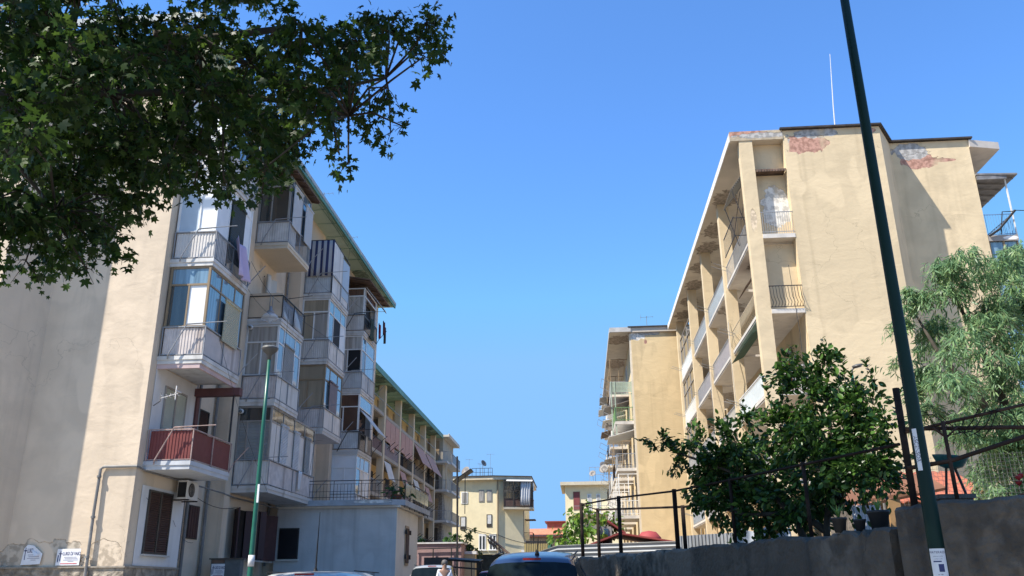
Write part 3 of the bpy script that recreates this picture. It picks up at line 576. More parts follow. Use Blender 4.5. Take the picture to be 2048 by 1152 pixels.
for i, (y0, y1) in enumerate(bays):
    for k, z in enumerate(LR):
        b = MB(); b.box(6.98,y0-.03,z-.16,XW-.003,y1+.03,z); b.box(6.95,y0+.02,z-.10,6.98,y1-.02,z+.02); o = b.build('balcony', m_slabw, R1)
        mt, sh, bend = style[(i,k)]; bal_rail(o, 7.0, y0+.02, y1-.02, z, mt, .9, None, sh, bend)
        for dy, dx in ((.5,.0),(.9,.05)): r = MB(); r.tube([(6.95,y1-dy,z+.55),(6.2+dx,y1-dy-.25,z+.73)], .013, 4); r.build('clothes_rack', m_greyrail, o)
        ym = (y0+y1)/2
        f = MB(); f.box(XW-.05,ym-.75,z+.02,XW-.003,ym+.05,z+2.3); d_ = f.build('door', m_fr_dark if (i+k)%3 else m_fr_white, R1)
        s = MB(); s.box(XW-.075,ym-.69,z+.08,XW-.05,ym-.01,z+2.24); s.build('shutter', [m_sh_brown, m_sh_grey, m_gl_dark, m_sh_white][(i*3+k)%4], d_)
        flush_shutter(R1, XW-.003, ym+1.1, ym+2.0, z+.95, z+2.2, [m_sh_grey, m_sh_brown, m_gl_dark][(i+k)%3], 2, m_fr_white, -1)
# loggia ends that show on the gable
for z, mt, bend in ((13.9,m_greyrail,0),(10.85,m_iron,.12),(7.75,m_whiterail,0)):
    b = MB(); b.box(7.37,30.98,z-.17,XW,31.41,z+.0); o = b.build('balcony', m_slabw, R1)
    r = MB(); r.bar((7.36,31.0,z+.92),(XW,31.0,z+.92),.03); r.bar((7.36,31.0,z+.09),(XW,31.0,z+.09),.022)
    for i in range(11 if z < 13 and z > 9 else 14):
        n = 10 if z < 13 and z > 9 else 13
        x = 7.42+1.13*i/n
        if bend: r.tube([(x,31.0,z+.09),(x+.03,30.86,z+.22),(x-.03,30.88,z+.45),(x-.02,31.0,z+.92)], .011, 4)
        else: r.tube([(x,31.0,z),(x,31.0,z+.92)], .011, 4)
    r.build('railing', mt, o)
b = MB(); b.corr((7.4,31.02),(XW-.02,31.02), 16.6, 16.68, .1, .02); b.box(7.38,31.02,16.68,XW-.02,31.6,16.71); b.build('tin_shelf', m_brick, R1)
# slatted awning and ironwork of the top corner balcony
b = MB()
for i in range(13):
    t = i/12; b.box(7.25-.75*t-.035,31.5,17.15-1.0*t-.004,7.25-.75*t+.035,33.6,17.15-1.0*t+.012)
for y in (31.6,33.5): b.bar((7.28,y,17.16),(6.48,y,16.1),.04)
b.build('slatted_awning', M('grey_slat_awning', (.20,.20,.19), .6, .15), R1)
b = MB()
for y in (31.6,33.4): b.bar((6.5,y,16.1),(6.95,y,14.4),.025); b.bar((7.2,y,16.9),(6.75,y,14.8),.025)
b.box(6.4,31.5,14.85,7.0,31.53,14.88); b.bar((6.42,31.5,14.9),(6.42,33.9,14.9),.03); b.bar((6.42,31.5,14.1),(6.42,33.9,14.1),.03)
for i in range(15): b.tube([(6.42,31.55+i*.165,14.1),(6.42,31.55+i*.17,14.9)], .008, 4)
for x in (6.55,6.7,6.85): b.tube([(x,31.5,14.1),(x,31.5,14.9)], .008, 4)
b.bar((6.42,31.5,14.1),(7.0,31.5,14.1),.025); b.build('iron_cage', m_iron, R1)
b = MB(); b.slab([(7.3,31.8,10.5),(6.75,31.8,10.2),(6.75,36.6,10.2),(7.3,36.6,10.5)], .02); b.build('rolled_awning', M('green_rolled_awning', (.04,.10,.07), .7, .2), R1)
b = MB(); b.slab([(7.6,33.2,13.4),(7.0,33.2,12.6),(7.0,34.9,12.6),(7.6,34.9,13.4)], .03); b.build('small_canopy', m_brick, R1)
b = MB(); b.box(XW-.14,33.6,7.8,XW-.08,34.4,9.7); b.bar((7.9,33.2,7.8),(XW-.1,33.0,9.4),.08); b.build('leaning_boards', M('orange_board', (.45,.20,.08), .7, .15), R1)
# glazed-in bay at the far end
for z in (13.9,10.85,7.75):
    f = MB()
    for y in (50.6,52.4,54.2,55.8): f.bar((7.03,y,z+.9),(7.03,y,z+2.75),.05)
    f.bar((7.03,50.6,z+2.0),(7.03,55.8,z+2.0),.05); f.bar((7.03,50.6,z+2.75),(7.03,55.8,z+2.75),.05)
    o = f.build('glazed_bay', m_fr_grey, R1); g = MB(); g.box(7.05,50.6,z+.92,7.06,55.8,z+2.74); g.build('window_pane', m_gl_dark, o)
# wires and pipe near the junction with the next block
b = MB(); b.tube([(8.35,57.5,2),(8.35,57.5,16)], .06, 6); b.build('drain_pipe', m_pipe, R1)
# right-hand side balcony with its tin canopy
b = MB(); b.box(16.45,32.55,13.9,17.6,36.2,14.08); b.box(16.45,32.52,13.86,17.62,32.56,14.1); o = b.build('balcony', M('grey_rendered_slab', (.36,.33,.31), .85, .2, 2.5, .2, 14, patches=[((17.3,32.5,13.98),(.3,.3,.08),(.7,.68,.64),.8)]), R1)
r = MB(); z = 14.08
for (a, c) in (((16.5,32.56),(17.6,32.56)),((17.6,32.56),(17.6,36.2))):
    r.bar((*a,z+.93),(*c,z+.93),.03); r.bar((*a,z+.08),(*c,z+.08),.025)
for i in range(11): r.tube([(16.52+i*.105,32.56,z),(16.52+i*.105,32.56,z+.93)], .009, 4)
for i in range(30): r.tube([(17.6,32.6+i*.12,z),(17.6,32.6+i*.12,z+.93)], .009, 4)
r.build('railing', m_bluerail, o)
r = MB(); r.tube([(16.5,32.45,14.05),(16.9,32.4,14.3),(17.6,32.3,15.05)], .05, 5); r.tube([(16.95,32.45,14.1),(17.15,32.4,15.05),(17.6,32.4,15.05)], .022, 5); r.build('furled_parasol', m_iron, o)
r = MB(); r.bar((17.6,32.56,14.1),(17.6,32.56,16.62),.05); r.build('canopy_post', m_whiterail, o)
b = MB(); b.slab([(16.45,32.4,16.72),(18.0,32.3,16.62),(18.0,35.6,16.62),(16.45,35.6,16.72)], .07)
for i in range(6): b.bar((16.5,32.6+i*.55,16.68),(17.95,32.6+i*.55,16.58),.05)
b.box(16.45,32.38,16.5,17.6,32.44,16.66); b.build('tin_canopy', m_tin, o)
b = MB()
for x in (16.5,17.05,17.58): b.bar((x,32.6,11),(x,32.6,13.86),.06)
b.bar((16.5,32.6,12.6),(17.6,32.6,12.6),.05); b.bar((17.58,32.6,12.6),(17.58,36,12.6),.05); b.bar((17.58,36,11),(17.58,36,13.86),.06); o = b.build('glazed_bay', m_fr_bronze, R1)
g = MB(); g.box(16.5,32.62,11,17.56,32.64,13.86); g.box(17.54,32.64,11,17.56,36,13.86); g.box(16.45,32.6,10.7,17.6,36.2,10.98); g.build('window_pane', m_gl_sky, o)
# ------------------------------------------------------------------ second right block, further down the street
R2 = thing('apartment_building', 'ochre apartment block with stacked balconies cluttered with frames, second along the right side', 'building', (9,72,0))
b = MB(); b.box(3.9,58,0,14,86,17.95); b.build('wall', m_right2, R2)
b = MB(); b.prism([(2.42,57.85),(3.9,57.85),(14.2,57.85),(14.2,86),(2.42,86)], 17.95, 18.28); roof = b.build('roof', m_soffr2, R2)
b = MB(); b.box(2.38,57.8,17.93,2.42,86,18.2); b.box(2.42,57.78,17.97,3.9,57.85,18.3); b.build('roof_edge', M('grey_roof_edge', (.5,.48,.46), .85, .15, 3, .1, 20), roof)
b = MB(); b.prism([(3.7,57.75),(14.3,57.75),(14.3,86),(3.7,86)], 18.28, 18.36); b.build('flashing', m_dark, roof)
for z in (16.0,13.0,10,7,4): pass
b = MB(); b.box(3.78,58.02,2,3.9,58.5,17.9); b.build('corner_strip', M('pale_corner_strip', (.66,.58,.46), .85, .08), R2)
b = MB(); b.tube([(8.0,57.93,3),(8.0,57.93,16.8)], .05, 6); b.tube([(7.7,57.93,3),(7.72,57.93,9)], .03, 6); b.build('drain_pipe', m_pipe, R2)
random.seed(11); LR2 = [5.5, 8.6, 11.75, 14.85]
for j in range(5):
    y0 = 58.25+j*5.6; y1 = y0+3.4
    for k, z in enumerate(LR2):
        if j == 0 and k == 3: continue
        b = MB(); b.box(2.5,y0,z-.2,3.9,y1,z); o = b.build('balcony', m_slabw, R2)
        mt = m_greenrail if (j,k) == (0,2) else [m_whiterail, m_greyrail, m_rust][(j+k)%3]
        r = MB(); r.bar((2.54,y0+.02,z+.95),(3.86,y0+.02,z+.95),.04); r.bar((2.54,y0,z+.95),(2.54,y1,z+.95),.04); r.bar((2.54,y0+.02,z+.1),(3.86,y0+.02,z+.1),.03)
        for i in range(12): r.tube([(2.54+.115*i,y0+.02,z),(2.54+.115*i,y0+.02,z+.95)], .012, 4)
        for i in range(24): r.tube([(2.54,y0+.14*i,z),(2.54,y0+.14*i,z+.95)], .012, 4)
        r.bar((2.54,y0+.02,z),(2.54,y0+.02,z+.97),.05); r.build('railing', mt, o)
        d_ = MB(); d_.box(3.84,y0+.5,z+.02,3.897,y0+1.6,z+2.3); dd = d_.build('door', m_fr_white, R2); s = MB(); s.box(3.82,y0+.56,z+.06,3.84,y0+1.54,z+2.24); s.build('shutter', [m_sh_brown,m_sh_grey,m_gl_dark][(j+k)%3], dd)
        kind = random.random()
        r = MB(); r.bar((2.5,y0+.1,z+.9),(1.9,y0-.1,z+1.2),.03); r.bar((2.5,y1-.3,z+.9),(1.85,y1-.3,z+1.25),.03); r.bar((1.9,y0-.1,z+1.2),(1.85,y1-.3,z+1.25),.02); r.build('clothes_rack', m_greyrail, o)
        if (j,k) == (0,2):
            r = MB()
            for i in range(8): r.box(2.3+.0*i,y0+.1,z+2.05+i*.09,3.86,y0+.14,z+2.11+i*.09)
            for x in (2.34,2.6): r.bar((x,y0+.1,z-.9),(x,y0+.1,z+2.8),.07)
            r.bar((2.34,y0+.1,z+1.9),(3.86,y0+.1,z+1.9),.05); r.bar((3.75,y0+.1,z+1),(3.75,y0+.1,z+2.8),.05); r.build('slatted_screen', M('pale_green_screen', (.40,.48,.38), .7, .15), o)
        elif kind < .55:
            r = MB()
            for y in (y0+.1,y1-.1): r.bar((2.56,y,z),(2.56,y,z+2.7),.07)
            r.bar((2.56,y0+.1,z+2.0),(2.56,y1-.1,z+2.0),.05); r.bar((2.56,y0+.1,z+2.7),(3.88,y0+.1,z+2.7),.05); r.bar((3.2,y0+.1,z+.9),(3.2,y0+.1,z+2.7),.05); fo = r.build('glazed_bay', [m_fr_white,m_fr_bronze][k%2], o)
        elif kind < .85:
            r = MB(); r.slab([(3.88,y0,z+2.6),(2.0,y0,z+2.1),(2.0,y1,z+2.1),(3.88,y1,z+2.6)], .04); r.build('awning', [m_tin,m_whiteawn,m_brick][(j+k)%3], o)
# ------------------------------------------------------------------ second left block, loggias with salmon awnings
L2 = thing('apartment_building', 'cream apartment block with square columns, salmon awnings and mouldy green eaves, second on the left', 'building', (-19,75,0))
b = MB(); b.box(-24,57,0,-16.7,90,16.2); b.build('wall', m_yellow, L2)
for y in (58.6,64.6,70.5,76.4,82.3,88.2):
    b = MB(); b.box(-15.5,y,0,-15.0,y+.5,16.19); b.build('column', m_farleft, L2)
b = MB(); b.box(-24.2,56.8,16.2,-14.5,90,16.5); roof = b.build('roof', m_soffl2, L2)
b = MB(); b.box(-14.5,56.8,16.12,-14.42,90,16.55); b.build('gutter', m_gutter, roof)
b = MB()
for i in range(22): b.tube([(-16.6,57.5+i*1.5,16.15),(-14.5,57.55+i*1.5,16.14)], .02, 4)
b.build('soffit_net', m_gutter, roof)
for y in (60.5,63,66.3,69,72.3,75.2,78.3,81.2,84,87):
    b = MB(); b.box(-16.7,y,14.0,-16.66,y+.9,16.0); b.build('door', m_fr_bronze, L2)
for j, y0 in enumerate((59.1,65.1,71.0,76.9,82.8)):
    y1 = y0+5.4
    for k, z in enumerate((4.6,7.7,10.8,13.9)):
        b = MB(); b.box(-16.7,y0,z-.25,-15.1,y1,z); b.box(-15.1,y0,z-.2,-15.04,y1,z+.06); o = b.build('balcony', M('beige_slab', (.40,.36,.31), .85, .12, 2, .1, 14), L2)
        if k == 3: r = MB(); r.bar((-15.06,y0,z+.95),(-15.06,y1,z+.95),.04); r.build('railing', m_greyrail, o); continue
        mt = [m_iron, m_greyrail][(j+k)%2]; r = MB(); r.bar((-15.06,y0,z+.95),(-15.06,y1,z+.95),.045)
        for i in range(28): r.tube([(-15.06,y0+i*.195,z),(-15.06,y0+i*.195,z+.95)], .014, 4)
        if k == 1 and j in (1,2): pass
        r.build('railing', mt, o)
        if (k == 1 and j in (1,2)) or (k == 2 and j in (0,1)):
            s = MB(); s.box(-15.12,y0+.1,z+.08,-15.1,y1-.1,z+.9); s.build('railing_screen', M('pink_screen', (.42,.27,.25), .7, .15, 2, .05, 20, 0, .3), o)
        if k == 2 and j >= 1:
            s = MB()
            if j in (1,2): 
                for q in range(3): s.box(-15.02,y0+.15+q*1.75,z+1.15-(.5 if j==1 else .2)*(q%2),-15.0,y0+1.8+q*1.75,z+2.85)
            else: s.slab([(-15.05,y0+.1,z+2.8),(-14.2,y0+.1,z+1.0),(-14.2,y1-.1,z+1.0),(-15.05,y1-.1,z+2.8)], .02)
            s.build('awning', m_pinkawn, o)
        if k == 1 and j >= 1: s = MB(); s.slab([(-15.05,y0+.1,z+2.7),(-14.6,y0+.1,z+1.3),(-14.6,y0+2.4,z+1.3),(-15.05,y0+2.4,z+2.7)], .02); s.build('awning', m_whiteawn if j%2 else m_pinkawn, o)
        d_ = MB(); d_.box(-16.7,y0+2.2,z+.02,-16.65,y0+3.4,z+2.3); d_.build('door', m_black, L2)
        for yy in (y0+1.0,y0+2.2,y0+4.2): r = MB(); r.bar((-15.05,yy,z+.6),(-14.35,yy-.3,z+1.1),.035); r.build('clothes_rack', m_iron, o)
# end of the second block: white roof, stacked balconies, stained wall
L3 = thing('apartment_building', 'pale block with white overhanging roof and dark stained wall, ending the left row', 'building', (-19,95,0))
m_stain = M('stained_plaster', (.42,.38,.31), .9, .12, 1.5, .15, 9, 0, .2, patches=[((-14.9,91,8.8),(.9,2,2.0),(.16,.15,.14),1.1),((-14.8,91,5.2),(.8,2,1.9),(.15,.14,.13),1.1),((-15.4,91,11.5),(.5,2,.8),(.18,.17,.16),1.2)])
b = MB(); b.box(-24,91,0,-14.6,98.5,16.4); b.build('wall', m_stain, L3)
b = MB(); b.box(-24.3,90.4,16.4,-13.9,98.6,16.62); b.box(-13.94,90.35,16.38,-13.86,98.6,16.72); b.build('roof', M('cream_roof_slab', (.62,.56,.47), .85, .08), L3)
b = MB(); b.box(-14.6,90.97,12,-14.25,98.5,14.2) if False else None
for z in (13.75,10.8,7.7,4.7):
    b = MB(); b.box(-16.3,89.6,z-.22,-13.9,91,z); b.box(-14.6,91,z-.22,-13.6,97.5,z); o = b.build('balcony', m_slab, L3)
    r = MB(); r.bar((-16.3,89.65,z+.95),(-13.92,89.65,z+.95),.05); r.bar((-13.65,89.65,z+.95),(-13.65,97.5,z+.95),.05); 
    for i in range(16): r.tube([(-16.28+i*.158,89.65,z),(-16.28+i*.158,89.65,z+.95)], .015, 4)
    for i in range(30): r.tube([(-13.65,91+i*.22,z),(-13.65,91+i*.22,z+.95)], .015, 4)
    r.build('railing', m_greyrail, o)
    s = MB(); s.box(-16.2,90.9,z+.1,-15.0,90.97,z+2.3); s.build('door', [m_fr_dark,m_fr_bronze][int(z)%2], L3)
b = MB(); b.box(-16.6,89.6,0,-16.3,91,16.4); b.box(-14.15,90.0,10.8,-14.0,90.15,13.6); b.build('column', m_farleft, L3)
# ------------------------------------------------------------------ sunlit block closing the street on the left
F = thing('apartment_building', 'sunlit pale yellow block with an enclosed corner balcony, closing the street behind the left row', 'building', (-11,112,0))
m_f = M('pale_yellow_plaster', (.84,.73,.48), .9, .05, 1.2, .1, 9, 0, .1)
b = MB(); b.prism([(-19,105),(-10.1,105),(-7.0,106.1),(-7.0,118),(-19,118)], 0, 13.45); b.build('wall', m_f, F)
b = MB(); b.prism([(-19.2,104.6),(-10.6,104.3),(-6.0,105.7),(-6.0,118),(-19.2,118)], 13.45, 13.85); roof = b.build('roof', M('cream_cornice', (.64,.56,.42), .85, .12), F)
b = MB(); b.prism([(-19.25,104.5),(-10.6,104.2),(-5.9,105.6),(-5.9,118),(-19.25,118)], 13.85, 13.93); b.build('flashing', m_dark, roof)
def fwin(x0, x1, z0, z1, mat, y=105.0, kind='window'):
    f = MB(); f.box(x0,y-.06,z0,x1,y-.005,z1); o = f.build(kind, mat, F); g = MB(); g.box(x0+.12,y-.08,z0+.1+(.25 if mat is m_fr_dark else 0),x1-.08,y-.06,z1-.1); g.build('window_pane', m_sh_white if mat is m_fr_dark else m_gl_curt, o)
fwin(-14.5,-13.7,10.7,12.1,m_fr_white); fwin(-12.35,-11.7,10.9,12.3,m_fr_grey); fwin(-11.4,-10.75,10.9,12.3,m_fr_grey); fwin(-11.4,-10.75,7.95,9.4,m_fr_dark); fwin(-14.6,-13.9,7.7,9.2,m_fr_dark); fwin(-14.5,-13.9,4.3,6.2,m_fr_dark)
for x0 in (-12.35,-11.1):
    f = MB(); f.box(x0,104.94,5.3,x0+.85,104.995,7.15); o = f.build('window', m_fr_white, F); g = MB(); g.box(x0+.12,104.92,5.4,x0+.32,104.94,6.9); g.box(x0+.5,104.92,5.4,x0+.72,104.94,6.9); g.build('window_pane', m_gl_dark, o)
    g = MB(); g.box(x0-.15,104.85,5.22,x0+1.0,104.99,5.3); g.build('sill', m_white, o)
b = MB(); b.prism([(-9.3,104.3),(-5.8,105.3),(-5.8,108),(-9.3,106.5)], 9.95, 10.2); o = b.build('balcony', M('cream_slab', (.66,.58,.44), .85, .1), F)
P = [(-9.25,104.35),(-8.1,104.68),(-6.95,105.0),(-5.85,105.32),(-5.85,107.9)]
f = MB(); g = MB(); h = MB()
for a, c in zip(P, P[1:]):
    for z in (10.25,11.2,12.3,13.4): f.bar((*a,z),(*c,z),.08)
    f.bar((*a,10.2),(*a,13.4),.1); m_ = ((a[0]+c[0])/2,(a[1]+c[1])/2); f.bar((*m_,11.2),(*m_,13.4),.06)
    g.slab([(*a,11.2),(*c,11.2),(*c,13.4),(*a,13.4)], -.03); h.slab([(*a,10.2),(*c,10.2),(*c,11.2),(*a,11.2)], -.05)
f.build('window_frame', m_fr_dark, o); g.build('window_pane', m_gl_dark, o); h.build('parapet', M('brown_mesh_parapet', (.13,.08,.065), .8, .3, 8, .1), o)
b = MB(); b.grid(lambda u,v: (-7.3+1.15*u+.12*v, 104.72+.32*u-.1+.06*math.sin(u*26)-.2*(1-v), 10.35+3.0*v), 30, 3, (0,.02,0)); b.build('curtain', M('grey_white_curtain', (.52,.54,.58), .9, .06), o, True)
b = MB(); b.slab([(-8.9,104.25,13.4),(-5.8,105.1,13.4),(-5.8,104.7,13.2),(-8.9,103.9,13.2)], .05); b.build('tin_canopy', m_whiteawn, o)
b = MB(); b.box(-7.0,106.4,6.2,-5.95,109.5,6.35); o = b.build('balcony', m_slab, F)
r = MB(); r.bar((-7.0,106.4,7.3),(-5.95,106.4,7.3),.05); r.bar((-5.95,106.4,7.3),(-5.95,109.5,7.3),.05)
for i in range(9): r.tube([(-7.0+i*.13,106.4,6.3),(-7.0+i*.13,106.4,7.3)], .016, 4)
for i in range(20): r.tube([(-5.95,106.4+i*.15,6.3),(-5.95,106.4+i*.15,7.3)], .016, 4)
r.build('railing', m_iron, o); r = MB(); r.box(-7.05,106.08,6.4,-6.98,106.9,9.9) ; r.build('door', m_fr_bronze, F)
b = MB(); b.box(-6.95,108,8.9,-5.7,110,9.0); b.build('tin_canopy', m_brick, o)
b = MB(); b.tube([(-10.05,104.9,2),(-10.05,104.9,13.4)], .09, 6); b.build('drain_pipe', M('tan_pipe', (.3,.24,.16), .7, .1), F)
b = MB(); b.box(-7.3,105.6,4.6,-6.75,105.9,5.3); b.build('air_conditioner', m_white, F)
b = MB(); b.box(-6.9,106.05,2.5,-6.5,106.9,4.6); b.build('door', m_white, F)
# block at the end on the right
FR = thing('apartment_building', 'pale yellow block with a maroon window, beyond the bright broad-leaved tree', 'building', (4,112,0))
b = MB(); b.box(-1.95,108,0,9,118,12.95); b.build('wall', m_f, FR)
b = MB(); b.prism([(-2.5,107.3),(9.2,107.3),(9.2,118),(-2.5,118)], 12.95, 13.35); b.build('roof', M('cream_cornice', (.64,.56,.42), .85, .12), FR)
f = MB(); f.box(-.95,107.94,10.0,-.1,107.995,12.2); o = f.build('window', m_fr_bronze, FR); g = MB(); g.box(-.9,107.92,10.05,-.15,107.94,12.15); g.build('shutter', M('maroon_paint', (.22,.06,.06), .6, .1), o)
for x0 in (.8,1.9): f = MB(); f.box(x0,107.94,9.6,x0+.5,107.995,11.9); o = f.build('window', m_fr_white, FR); g = MB(); g.box(x0+.1,107.92,9.7,x0+.4,107.94,11.8); g.build('window_pane', m_gl_curt, o)
b = MB(); b.box(-.9,107,9.4,9,108,9.55); o = b.build('balcony', m_slabw, FR)
r = MB(); r.bar((-.9,107.05,10.4),(9,107.05,10.4),.05)
for i in range(40): r.tube([(-.9+i*.25,107.05,9.5),(-.9+i*.25,107.05,10.4)], .014, 4)
r.build('railing', m_greyrail, o)

b = MB()
for p, q, d in (((-13.9,104.9,8.0),(-10.0,104.85,7.0),.15),((-10.0,104.85,7.0),(-7.0,106.0,6.1),.1)):
    p, q = Vector(p), Vector(q); b.tube([p+(q-p)*t-Vector((0,0,d*4*t*(1-t))) for t in [i/6 for i in range(7)]], .035, 4)
b.build('cable', m_iron, F)
b = MB(); p, q = Vector((17.6,32.3,15.05)), Vector((40,30,15.4)); b.tube([p+(q-p)*t-Vector((0,0,.9*4*t*(1-t))) for t in [i/10 for i in range(11)]], .02, 4); b.tube([(8.2,31.0,12.6),(8.3,30.96,9.9),(8.25,30.96,7.0)], .012, 4); b.build('cable', m_iron, R1)
b = MB()
for y, z0, z1 in ((37.0,12.2,8.3),(43.1,11.4,8.6)): b.tube([(6.85,y,z0),(6.75,y-.3,(z0+z1)/2),(6.83,y-.1,z1)], .012, 4)
b.build('cable', m_greyrail, R1)
# ------------------------------------------------------------------ street lamps
m_lampgreen = M('green_lamp_paint', (.012,.115,.075), .35, .12, 6, .03, 60, spec=.6)
m_lampshaded = M('shaded_green_lamp_paint', (.004,.022,.016), .5, .12, 6, .03, 60, spec=.25)  # same green as the other lamps; this pole's shade is in the colour
m_lens = M('milky_lens', (.55,.56,.55), .3, .05, 3, 0)
def street_lamp(x, y, h, label, mat, r0=.085, r1=.04, head='bowl'):
    t = thing('street_lamp', label, 'street lamp', (x,y,.0), 0, 'green street lamps along the street')
    b = MB(); b.tube([(x,y,0),(x,y,1.2),(x,y,2.6),(x,y,h*.7),(x,y,h-.25)], r0, 14, r1); b.build('pole', mat, t, True)
    b = MB(); b.lathe([(r0*1.7,0),(r0*1.6,.3),(r0*1.15,.36)], (x,y,.0), 14); b.build('base_collar', mat, t, True)
    if head == 'bowl':
        b = MB(); b.lathe([(.045,-.28),(.06,-.16),(.09,-.12),(.17,-.06),(.23,.02),(.235,.05),(.2,.07),(.001,.08)], (x,y,h), 18); o = b.build('lamp_head', M('grey_lamp_head', (.10,.10,.10), .4, .15), t, True)
        b = MB(); b.lathe([(.215,.075),(.19,.09),(.001,.10)], (x,y,h), 18); b.build('lens', m_lens, o, True)
    else:
        b = MB(); b.tube([(x,y,h-.3),(x+.02,y,h-.1),(x+.12,y,h)], .03, 8); b.lathe([(.001,-.05),(.10,-.04),(.17,0),(.16,.04),(.001,.07)], (x+.2,y,h+.02), 14, (-.25,-.2,1)); o = b.build('lamp_head', M('grey_lamp_head', (.10,.10,.10), .4, .15), t, True)
        b = MB(); b.lathe([(.001,-.06),(.12,-.055),(.13,-.045)], (x+.2,y,h+.02), 14, (-.25,-.2,1)); b.build('lens', m_lens, o, True)
    return t
lamp_a = street_lamp(-8.5, 22.3, 7.4, 'slender bright green street lamp in front of the left block balconies', m_lampgreen, .088, .042)
lamp_b = street_lamp(2.88, 7.5, 8.2, 'thick green street lamp pole in painted shade before the concrete wall, with a paper notice', m_lampshaded, .074, .038)
lamp_c = street_lamp(8.55, 26.6, 7.5, 'small street lamp with a flat head behind the lemon tree', m_lampgreen, .06, .04, 'flat')
b = MB(); b.lathe([(.0825,0),(.0815,.28)], (-8.5,22.3,1.66), 14); b.build('white_band', m_white, lamp_a, True)
b = MB(); b.box(-8.47,22.2,3.25,-8.42,22.23,3.72); b.build('sticker', m_paper, lamp_a)
def text(body, size, mat, parent, M4, name='lettering', bold=0, sx=1):
    cu = bpy.data.curves.new(name, 'FONT'); cu.body = body; cu.size = size; cu.align_x = 'CENTER'; cu.align_y = 'CENTER'; cu.extrude = .001; cu.offset = bold
    to = bpy.data.objects.new('_t', cu); COL.objects.link(to); bpy.context.view_layer.update()
    me = bpy.data.meshes.new_from_object(to.evaluated_get(bpy.context.evaluated_depsgraph_get())); bpy.data.objects.remove(to)
    me.transform(M4 @ Matrix.Diagonal((sx,1,1,1))); me.transform(Matrix.Translation(-Vector(ORG[parent.name]))); me.materials.clear(); me.materials.append(mat)
    ob = bpy.data.objects.new(name, me); COL.objects.link(ob); ob.parent = parent; ORG[ob.name] = ORG[parent.name]; return ob
def face_cam(x, y, z, rz=0, roll=0):      # text plane facing -y
    return Matrix.Translation((x,y,z)) @ Matrix.Rotation(rz,4,'Z') @ Matrix.Rotation(rad(90),4,'X') @ Matrix.Rotation(roll,4,'Z')
# notice wrapped round the near pole, and the upright sticker above it
px_, py_ = 2.88, 7.5
pt = thing('paper_notice', 'white paper notice wrapped round the thick shaded green lamp pole', 'notice', (px_,py_,1.15))
b = MB(); A0 = rad(-165); A1 = rad(-55); rr = .0685
b.grid(lambda u,v: (px_+rr*math.cos(A0+(A1-A0)*u), py_+rr*math.sin(A0+(A1-A0)*u), 1.14+.225*v), 12, 1); b.build('sheet', m_paper, pt, True)
def bent_text(body, size, z, mat, parent, ang=rad(-110), sx=1, vertical=False, R_=.0692):
    ob = text(body, size, mat, parent, Matrix.Identity(4), sx=sx); me = ob.data; o = Vector(ORG[parent.name])
    for v in me.vertices:
        x, y = v.co.x+o.x, v.co.y+o.y
        if vertical: x, y = y, -x
        a = ang + x/R_; v.co = Vector((px_+R_*math.cos(a), py_+R_*math.sin(a), z+y)) - o
    return ob
bent_text('MATERASSI', .0255, 1.335, m_ink, pt)
bent_text('memory e molle', .011, 1.305, m_ink, pt); bent_text('consegna gratis', .010, 1.285, m_ink, pt)
bent_text('tel. 081', .014, 1.165, m_ink, pt)
b = MB()
for (a, z0, z1, da) in ((rad(-98),1.185,1.245,.30),(rad(-118),1.26,1.27,.45)):
    b.grid(lambda u,v: (px_+.0690*math.cos(a+da*(2*u-1)), py_+.0690*math.sin(a+da*(2*u-1)), z0+(z1-z0)*v), 5, 1)
b.build('printed_picture', m_ink, pt)
st = thing('upright_sticker', 'narrow white sticker with upright lettering high on the shaded green pole', 'sticker', (px_,py_,2.0))
b = MB(); R2_ = .0640
b.grid(lambda u,v: (px_+R2_*math.cos(rad(-148)+rad(34)*u), py_+R2_*math.sin(rad(-148)+rad(34)*u), 1.99+.35*v), 5, 1); b.build('sheet', m_paper, st, True)
bent_text('ASCENSORI', .046, 2.165, m_ink, st, rad(-131), .95, True, .0647)
